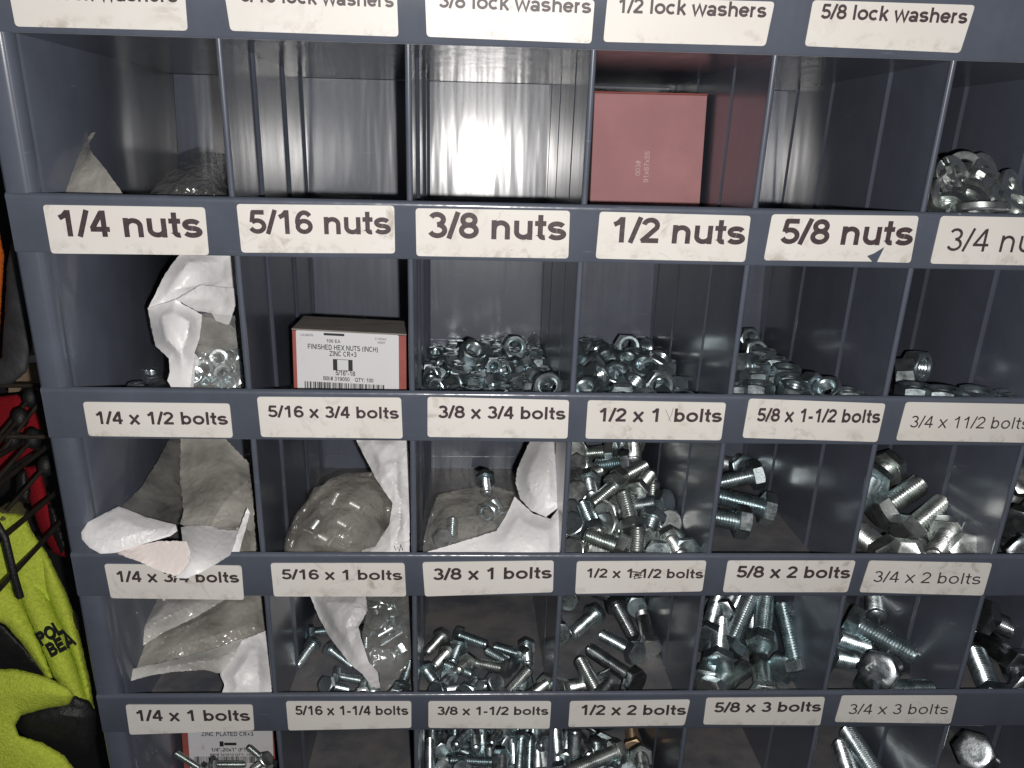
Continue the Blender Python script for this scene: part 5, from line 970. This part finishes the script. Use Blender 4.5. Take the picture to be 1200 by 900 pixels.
# ------------------------------------------------------------------ cardboard boxes
M_RED = simple('faded_red_card', (.40, .19, .20), .75, bump=.3, bscale=900, var=.10, vscale=30)
M_REDD = simple('red_card', (.33, .085, .07), .7, bump=.2, bscale=500, var=.12)
M_KRAFT = simple('kraft_edge', (.20, .15, .11), .85, bump=.5, bscale=700, var=.2, vscale=150)
M_DUSTY = simple('dusty_card', (.26, .235, .215), .85, bump=.4, bscale=200, var=.18, vscale=45)
M_LBL = sticker('box_label', (.72, .72, .75), 9)
M_FAINT = simple('pale_print', (.58, .44, .44), .7)
def carton(parent, TL, TR, height, depth, mat_front, mat_top, mat_side):
    ex = (TR - TL); up = N * height; dp = U * depth; BL = TL - up; BR = TR - up
    def slab(name, q, th, mat, lab=None):
        n = (q[1] - q[0]).cross(q[3] - q[0]).normalized() * th
        mb = MB(); mb.hexa([p for p in q] + [p + n for p in q]); o = mb.build(name, mat, parent, label=lab)
        bv = o.modifiers.new('soft', 'BEVEL'); bv.width = min(.0006, th * .4); bv.segments = 2; return o
    t = .0011; e = ex.normalized() * t; k = dp.normalized() * t
    slab('front_panel', [BL, TL, TR, BR], -t if (TL - BL).cross(BR - BL).dot(U) < 0 else t, mat_front)
    slab('side_panel', [BL + k, TL + k, TL + dp, BL + dp], t if (TL - BL).cross(dp).dot(ex) > 0 else -t, mat_side)
    slab('side_panel', [BR + k, TR + k, TR + dp, BR + dp], -t if (TR - BR).cross(dp).dot(ex) > 0 else t, mat_side)
    slab('back_panel', [BL + dp - k, TL + dp - k, TR + dp - k, BR + dp - k], t if (TL - BL).cross(ex).dot(dp) > 0 else -t, mat_side)
    lid = [TL + N * .0002 - e * .3, TR + N * .0002 + e * .3, TR + dp + N * .0002 + e * .3, TL + dp + N * .0002 - e * .3]
    slab('lid_flap', lid, t, mat_top, 'dusty top flap')
def on_face(TL, TR, height, u, v, off):
    return TL + (TR - TL) * u - N * height * v + FN(TL, TR) * off
def FN(TL, TR):
    f = (TR - TL).normalized().cross(N); return f if f.y < 0 else -f
def on_plane(px, py, P0, n):
    d = ray(px, py); return CAM + d * ((P0 - CAM).dot(n) / d.dot(n))
def face_text(s, TL, TR, h, u0, u1, v, ch, mat, parent, mb=None, wgt=.17):
    A = on_face(TL, TR, h, u0, v, .0006); Bp = on_face(TL, TR, h, u1, v, .0006)
    text_mesh('printing', s, A, Bp, N * ch, wgt, mb)
def face_rect(mb, TL, TR, h, u0, v0, u1, v1, off=.0006):
    p = [on_face(TL, TR, h, u, v, off) for u, v in ((u0, v0), (u1, v0), (u1, v1), (u0, v1))]; mb.add(p, [(0, 1, 2, 3)])
def label_sheet(name, TL, TR, h, u0, v0, u1, v1, mat, parent, lab):
    q = [on_face(TL, TR, h, u, v, .0003) for u, v in ((u0, v0), (u1, v0), (u1, v1), (u0, v1))]
    mb = MB(); mb.prism(round_quad(q, .0012), FN(TL, TR) * -.0002); return mb.build(name, mat, parent, label=lab)

# box of hex nuts
bx = thing('cardboard_box', 'small box labelled finished hex nuts above the 5/16 x 3/4 sticker', 'box', at(410, 455, .05), 'cardboard boxes in the bins')
TL = at(342, 387, .055); TR = at(476, 395.5, .050)
hb = (TL - on_floor(342, 452, 1, 0)).dot(N); hb = max(.03, (TL - (Vector((0, 0, T(2))) + N * .0008)).dot(N))
TR = TR - N * ((TR - TL).dot(N))* .35
carton(bx, TL, TR, hb - .002, .050, M_REDD, M_DUSTY, M_REDD)
lb = label_sheet('box_label', TL, TR, hb, .035, -.005, .935, 1.0, M_LBL, bx, 'white label reading FINISHED HEX NUTS (INCH) ZINC CR+3')
vis = at(342, 452, .055); hv = (TL - vis).dot(N) / hb             # part of the front seen above the rail
mb = MB()
V = lambda v: v * hv
face_text('100 EA', TL, TR, hb, .30, .425, V(.175), .0023, M_INKS, lb, mb)
face_text('FINISHED HEX NUTS (INCH)', TL, TR, hb, .135, .755, V(.30), .0036, M_INKS, lb, mb)
face_text('ZINC CR+3', TL, TR, hb, .325, .565, V(.405), .0036, M_INKS, lb, mb)
face_text('5/16"-18', TL, TR, hb, .375, .55, V(.735), .0034, M_INKS, lb, mb)
face_text('BBI# 319050', TL, TR, hb, .265, .50, V(.83), .0028, M_INKS, lb, mb)
face_text('QTY: 100', TL, TR, hb, .545, .71, V(.83), .0028, M_INKS, lb, mb)
face_text('CHINA', TL, TR, hb, .725, .83, V(.09), .0016, M_INKS, lb, mb, .12)
face_text('H001', TL, TR, hb, .75, .82, V(.155), .0018, M_INKS, lb, mb, .12)
face_text('UA36879', TL, TR, hb, .075, .185, V(.085), .0016, M_INKS, lb, mb, .12)
face_rect(mb, TL, TR, hb, .28, V(.015), .46, V(.055))
for u0 in (.355, .49): face_rect(mb, TL, TR, hb, u0, V(.455), u0 + .038, V(.65))
face_rect(mb, TL, TR, hb, .393, V(.455), .49, V(.463)); face_rect(mb, TL, TR, hb, .393, V(.642), .49, V(.65))
R_ = random.Random(11); u = .1
while u < .80:
    wd = R_.choice((.003, .003, .006, .009, .012)); face_rect(mb, TL, TR, hb, u, V(.865), u + wd, V(.985)); u += wd + R_.choice((.003, .004, .006, .010))
mb.build('printing', M_INKS, lb)

# faded red box
bx = thing('cardboard_box', 'faded dark red cardboard box printed 91x87x55 above the 1/2 nuts sticker', 'box', at(760, 236, .14), 'cardboard boxes in the bins')
TL = at(697, 109, .138); TR = at(829, 112, .138)
hb = (TL - (Vector((0, 0, T(1))) + N * .0012)).dot(N)
carton(bx, TL, TR, hb, .055, M_RED, M_REDD, M_KRAFT)
mb = MB()
for s, px, y0, y1, ch in (('003#', 750, 206, 188, .0037), ('91x87x55', 759.5, 214, 177, .0037)):
    A = on_plane(px, y0, TL + FN(TL, TR) * .0014, FN(TL, TR)); Bp = on_plane(px, y1, TL + FN(TL, TR) * .0014, FN(TL, TR))
    Bp = A + N * (Bp - A).dot(N)
    text_mesh('printing', s, A, Bp, -(TR - TL).normalized() * ch, .13, mb)
pr = mb.build('printing', M_FAINT, bx)

# box in the lowest row
bx = thing('cardboard_box', 'red and white box of zinc plated bolts under the 1/4 x 1 sticker', 'box', at(265, 900, .1), 'cardboard boxes in the bins')
TL = at(211, 836, .095); TR = at(320, 836, .095)
hb = (TL - (Vector((0, 0, T(5))) + N * .0012)).dot(N)
carton(bx, TL, TR, hb, .06, M_REDD, M_DUSTY, M_REDD)
lb = label_sheet('box_label', TL, TR, hb, .07, -.003, .985, .93, M_LBL, bx, 'white label reading ZINC PLATED')
def fv(px, py):
    p = on_plane(px, py, TL, FN(TL, TR)); d = p - TL; return d.dot((TR - TL).normalized()) / (TR - TL).length, -d.dot(N) / hb
mb = MB()
for s, x0, x1, y, ch in (('ZINC PLATED CR+3', 236, 297, 862, .0042), ('1/4"-20x1" (FT)', 247, 291, 880, .0036), ('BBI# 321010 QTY: 100', 246, 296, 885, .0022)):
    u0, v0 = fv(x0, y); u1, v1 = fv(x1, y); face_text(s, TL, TR, hb, u0, u1, v0, ch, M_INKS, lb, mb)
u0, v0 = fv(257, 868); u1, v1 = fv(262, 874); face_rect(mb, TL, TR, hb, u0, v0, u1, v1)
u0, v0 = fv(262.5, 869.5); u1, v1 = fv(277, 872.5); face_rect(mb, TL, TR, hb, u0, v0, u1, v1)
ua, va = fv(227, 886); ub, vb = fv(300, 893); u = ua
while u < ub:
    wd = R_.choice((.004, .004, .008, .012)); face_rect(mb, TL, TR, hb, u, va, u + wd, vb); u += wd + R_.choice((.004, .006, .011))
mb.build('printing', M_INKS, lb)

# ------------------------------------------------------------------ wire rack with work gloves, left of the cabinet
M_WALL = simple('shade_backdrop', (.018, .017, .017), .9, var=.3, vscale=8)  # near-black base puts the shade behind the rack into the wall colour
wl = MB(); wl.hexa([Vector(p) for p in ((-1.9, .50, -1.9), (-.03, .50, -1.9), (-.03, .52, -1.9), (-1.9, .52, -1.9), (-1.9, .50, .6), (-.03, .50, .6), (-.03, .52, .6), (-1.9, .52, .6))])
wo = wl.build('shade_backdrop', M_WALL); tag(wo, 'backdrop wall behind the glove rack, coloured near black for shade, left of the cabinet', 'wall')
M_WIRE = simple('wire_rod', (.10, .085, .07), .4, metal=.7, var=.3, vscale=80)
M_BLK = simple('black_rubber', (.012, .012, .013), .55, bump=.6, bscale=500, var=.3, vscale=200)
def terry(name, col, s=620):
    return simple(name, col, .95, spec=.15, bump=1.0, bscale=s, var=.16, vscale=420)
M_YEL = terry('yellow_terry', (.54, .64, .075)); M_REDG = terry('red_knit', (.30, .012, .02)); M_ORG = terry('orange_knit', (.50, .11, .015))
M_CARD = simple('brown_card', (.30, .22, .14), .85, var=.2); M_GREYG = simple('grey_rubber', (.05, .05, .055), .7, bump=.5, bscale=300, var=.25)
M_CUFF = terry('olive_cuff', (.12, .11, .05))
rk = thing('wire_rack', 'dark wire rack of slanting rods holding work gloves beside the cabinet', 'rack', at(20, 700, .05))
for a, b_ in (((-30, 722, -.01), (78, 604, .16)), ((-30, 658, .03), (72, 572, .17)), ((-30, 590, .06), (62, 518, .19)), ((-20, 545, .10), (60, 500, .24))):
    mb = MB(); mb.tube([at(*a) * 1.55 - at(*b_) * .55, at(*b_)], .0021, 10); mb.build('rod', M_WIRE, rk, smooth=60)
mb = MB(); mb.tube([at(-150, 510, .16), at(62, 512, .16)], .0021, 10); mb.build('cross_rod', M_WIRE, rk, smooth=60)
mb = MB(); mb.tube([at(-150, 451, .22), at(62, 452, .22)], .0021, 10); mb.build('cross_rod', M_WIRE, rk, smooth=60)
mb = MB(); mb.tube([at(-6, 610, .04), at(6, 630, .035), at(18, 680, .03), at(24, 700, .03)], .0026, 8); mb.build('strap', M_BLK, rk, smooth=60)
G = 'peg hooks on the rack'
for x, y, x2, y2, Y, lab in ((52, 464, 4, 528, .20, 'peg hook with a black oval tip, highest and nearest the cabinet'), (36, 466, -12, 524, .21, 'peg hook with a black oval tip beside the highest one'), (39, 514, -8, 566, .165, 'peg hook with its oval tip on the cross rod, nearest the cabinet'), (15, 514, -25, 556, .165, 'peg hook with its oval tip on the cross rod, at the left edge'), (54, 546, 8, 598, .155, 'lowest peg hook, hanging below the cross rod by the cabinet'), (24, 490, -14, 532, .18, 'peg hook between the two cross rods')):
    t = thing('peg_hook', lab, 'hook', at(x, y, Y), G); p0 = at(x, y, Y); p1 = at(x2, y2, Y - .05)
    mb = MB(); mb.tube([p0 + (p0 - p1) * -.05, p1], .0017, 8); mb.build('hook_wire', M_WIRE, t, smooth=60)
    mb = MB(); k = (p1 - p0).normalized(); mb.tube([p0 - RY * .009, p0 - RY * .0075, p0 - RY * .004, p0, p0 + RY * .004, p0 + RY * .0075, p0 + RY * .009], [.001, .0042, .0062, .0068, .0062, .0042, .001], 12); mb.build('oval_tip', M_BLK, t, smooth=60)
GL = 'work gloves on the rack'
def glove(label, px, py, Y): return thing('work_glove', label, 'glove', at(px, py, Y), GL)
o = glove('bright yellow fleecy glove with black lettering hanging against the cabinet', 60, 700, .08)
sheet('glove_body', o, M_YEL, [(-40, 592, .13), (4, 600, .12), (30, 604, .12), (37, 622, .115), (55, 648, .11), (74, 690, .105), (80, 720, .10), (40, 730, .10), (-40, 705, .10), (-62, 675, .11), (-66, 640, .12), (-58, 608, .13)], seed=31, crumple=.0012, freq=26, bulge=.016, step=3.5, thick=.004, sharp=80)
sheet('finger', o, M_YEL, [(40, 640, .118), (55, 648, .11), (76, 690, .10), (89, 725, .09), (97, 760, .08), (106, 800, .07), (112, 838, .06), (100, 818, .062), (86, 774, .075), (70, 732, .085), (52, 692, .10)], seed=44, crumple=.0008, freq=26, bulge=.012, step=3, thick=.004, sharp=80)
sheet('finger', o, M_YEL, [(8, 668, .11), (34, 664, .108), (54, 694, .10), (72, 733, .083), (87, 775, .072), (101, 819, .06), (104, 838, .056), (86, 826, .058), (62, 792, .062), (46, 752, .07), (30, 715, .085)], seed=45, crumple=.0008, freq=26, bulge=.012, step=3, thick=.004, sharp=80)
sheet('finger', o, M_YEL, [(-40, 668, .10), (8, 676, .10), (30, 716, .085), (46, 753, .07), (62, 794, .06), (56, 797, .06), (28, 757, .068), (6, 732, .075), (-40, 712, .08), (-64, 695, .09)], seed=46, crumple=.0008, freq=26, bulge=.010, step=3, thick=.004, sharp=80)
sheet('cuff', o, M_CUFF, [(-2, 596, .125), (10, 588, .14), (24, 587, .14), (31, 597, .13), (28, 607, .118), (12, 612, .112), (0, 610, .112)], seed=32, crumple=.001, sharp=80, bulge=.004)
sheet('palm_coat', o, M_BLK, [(-40, 712, .085), (6, 734, .078), (28, 758, .072), (58, 794, .066), (52, 800, .075), (-40, 800, .09)], seed=33, crumple=.002, sharp=80, bulge=.008, label='black rubber palm')
sheet('palm_coat', o, M_BLK, [(86, 715, .088), (92, 722, .085), (94, 738, .083), (88, 738, .085), (84, 725, .088)], seed=34, crumple=.001, sharp=80, bulge=.006)
def gtext(s, x0, y0, x1, y1, ch):
    A = at(x0, y0, .052); Bp = at(x1, y1, .052); up = (RX * ((y1 - y0)) - RY * ((x1 - x0))).normalized() * ch
    text_mesh('lettering', s, A, Bp, up, .26, mbt)
mbt = MB(); gtext('POL', 49, 758, 77, 741, .0115); gtext('BEA', 60, 771, 90, 755, .0115)
mbt.build('lettering', M_BLK, o)
o = glove('yellow fleecy glove with a black rubber finger lying lowest on the rack', 30, 870, .04)
sheet('glove_body', o, M_YEL, [(-40, 784, .05), (20, 784, .045), (55, 793, .04), (80, 806, .035), (87, 815, .035), (80, 826, .035), (55, 830, .035), (25, 838, .035), (18, 850, .033), (22, 862, .03), (50, 870, .03), (75, 885, .028), (88, 902, .025), (95, 940, .02), (40, 965, .02), (-40, 950, .03), (-75, 905, .04), (-82, 860, .045), (-72, 812, .05)], seed=35, crumple=.0012, freq=26, bulge=.016, step=3.5, thick=.004, sharp=80)
sheet('rubber_finger', o, M_BLK, [(17, 850, .045), (25, 835, .045), (45, 828, .045), (70, 822, .045), (88, 815, .048), (105, 822, .05), (113, 835, .05), (113, 862, .048), (106, 881, .045), (92, 884, .045), (80, 877, .042), (60, 873, .04), (35, 867, .04)], seed=36, crumple=.002, freq=50, sharp=80, bulge=.012, label='black rubber coated finger')
o = glove('red knit glove with dark patches seen through the rack rods', 55, 590, .2)
sheet('glove_body', o, M_REDG, [(28, 548, .22), (47, 544, .22), (54, 575, .21), (62, 600, .20), (74, 628, .19), (80, 655, .18), (62, 648, .19), (45, 618, .20), (34, 585, .21)], seed=37, crumple=.0012, bulge=.010, sharp=80)
sheet('palm_coat', o, M_BLK, [(20, 556, .20), (30, 550, .20), (36, 575, .195), (34, 590, .19), (18, 585, .195)], seed=38, crumple=.002, sharp=80, bulge=.006)
sheet('palm_coat', o, M_BLK, [(56, 590, .185), (64, 596, .183), (78, 640, .17), (72, 650, .17), (60, 622, .18)], seed=39, crumple=.002, sharp=80, bulge=.006)
o = glove('red glove in the dark at the left edge under the ring hooks', 20, 510, .26)
sheet('glove_body', o, M_REDG, [(-40, 470, .28), (20, 462, .28), (38, 474, .28), (50, 500, .27), (40, 530, .26), (10, 545, .26), (-30, 600, .25), (-60, 580, .26), (-72, 520, .27)], seed=40, crumple=.0012, bulge=.010, sharp=80)
o = glove('orange glove hanging at the upper left edge', 5, 330, .2)
sheet('glove_body', o, M_ORG, [(-62, 232, .20), (-40, 216, .20), (-9, 222, .19), (-4, 250, .18), (0, 275, .17), (5, 300, .17), (2, 350, .17), (-3, 430, .17), (-30, 446, .18), (-58, 425, .18), (-72, 370, .19), (-76, 300, .20)], seed=41, crumple=.0012, bulge=.010, sharp=80)
o = glove('grey rubber coated glove hanging in front of the orange one', 20, 380, .16)
sheet('glove_body', o, M_GREYG, [(8, 312, .17), (14, 280, .17), (24, 290, .17), (31, 320, .165), (37, 370, .16), (37, 410, .155), (31, 436, .15), (14, 450, .15), (-40, 458, .15), (-40, 430, .16), (2, 420, .16), (6, 360, .165)], seed=42, crumple=.0012, bulge=.008, sharp=80)
ca = thing('cardboard_box', 'brown cardboard box glimpsed behind the grey glove', 'box', at(30, 430, .35))
mb = MB(); q = [at(10, 395, .34), at(48, 392, .34), at(62, 455, .34), at(10, 460, .34)]; mb.prism(q, (0, .06, 0)); mb.build('carton', M_CARD, ca)
mb = MB(); q = [at(10, 418, .338), at(52, 416, .338), at(54, 424, .338), at(10, 426, .338)]; mb.prism(q, (0, .0015, 0)); mb.build('tape', M_WHITE, ca)
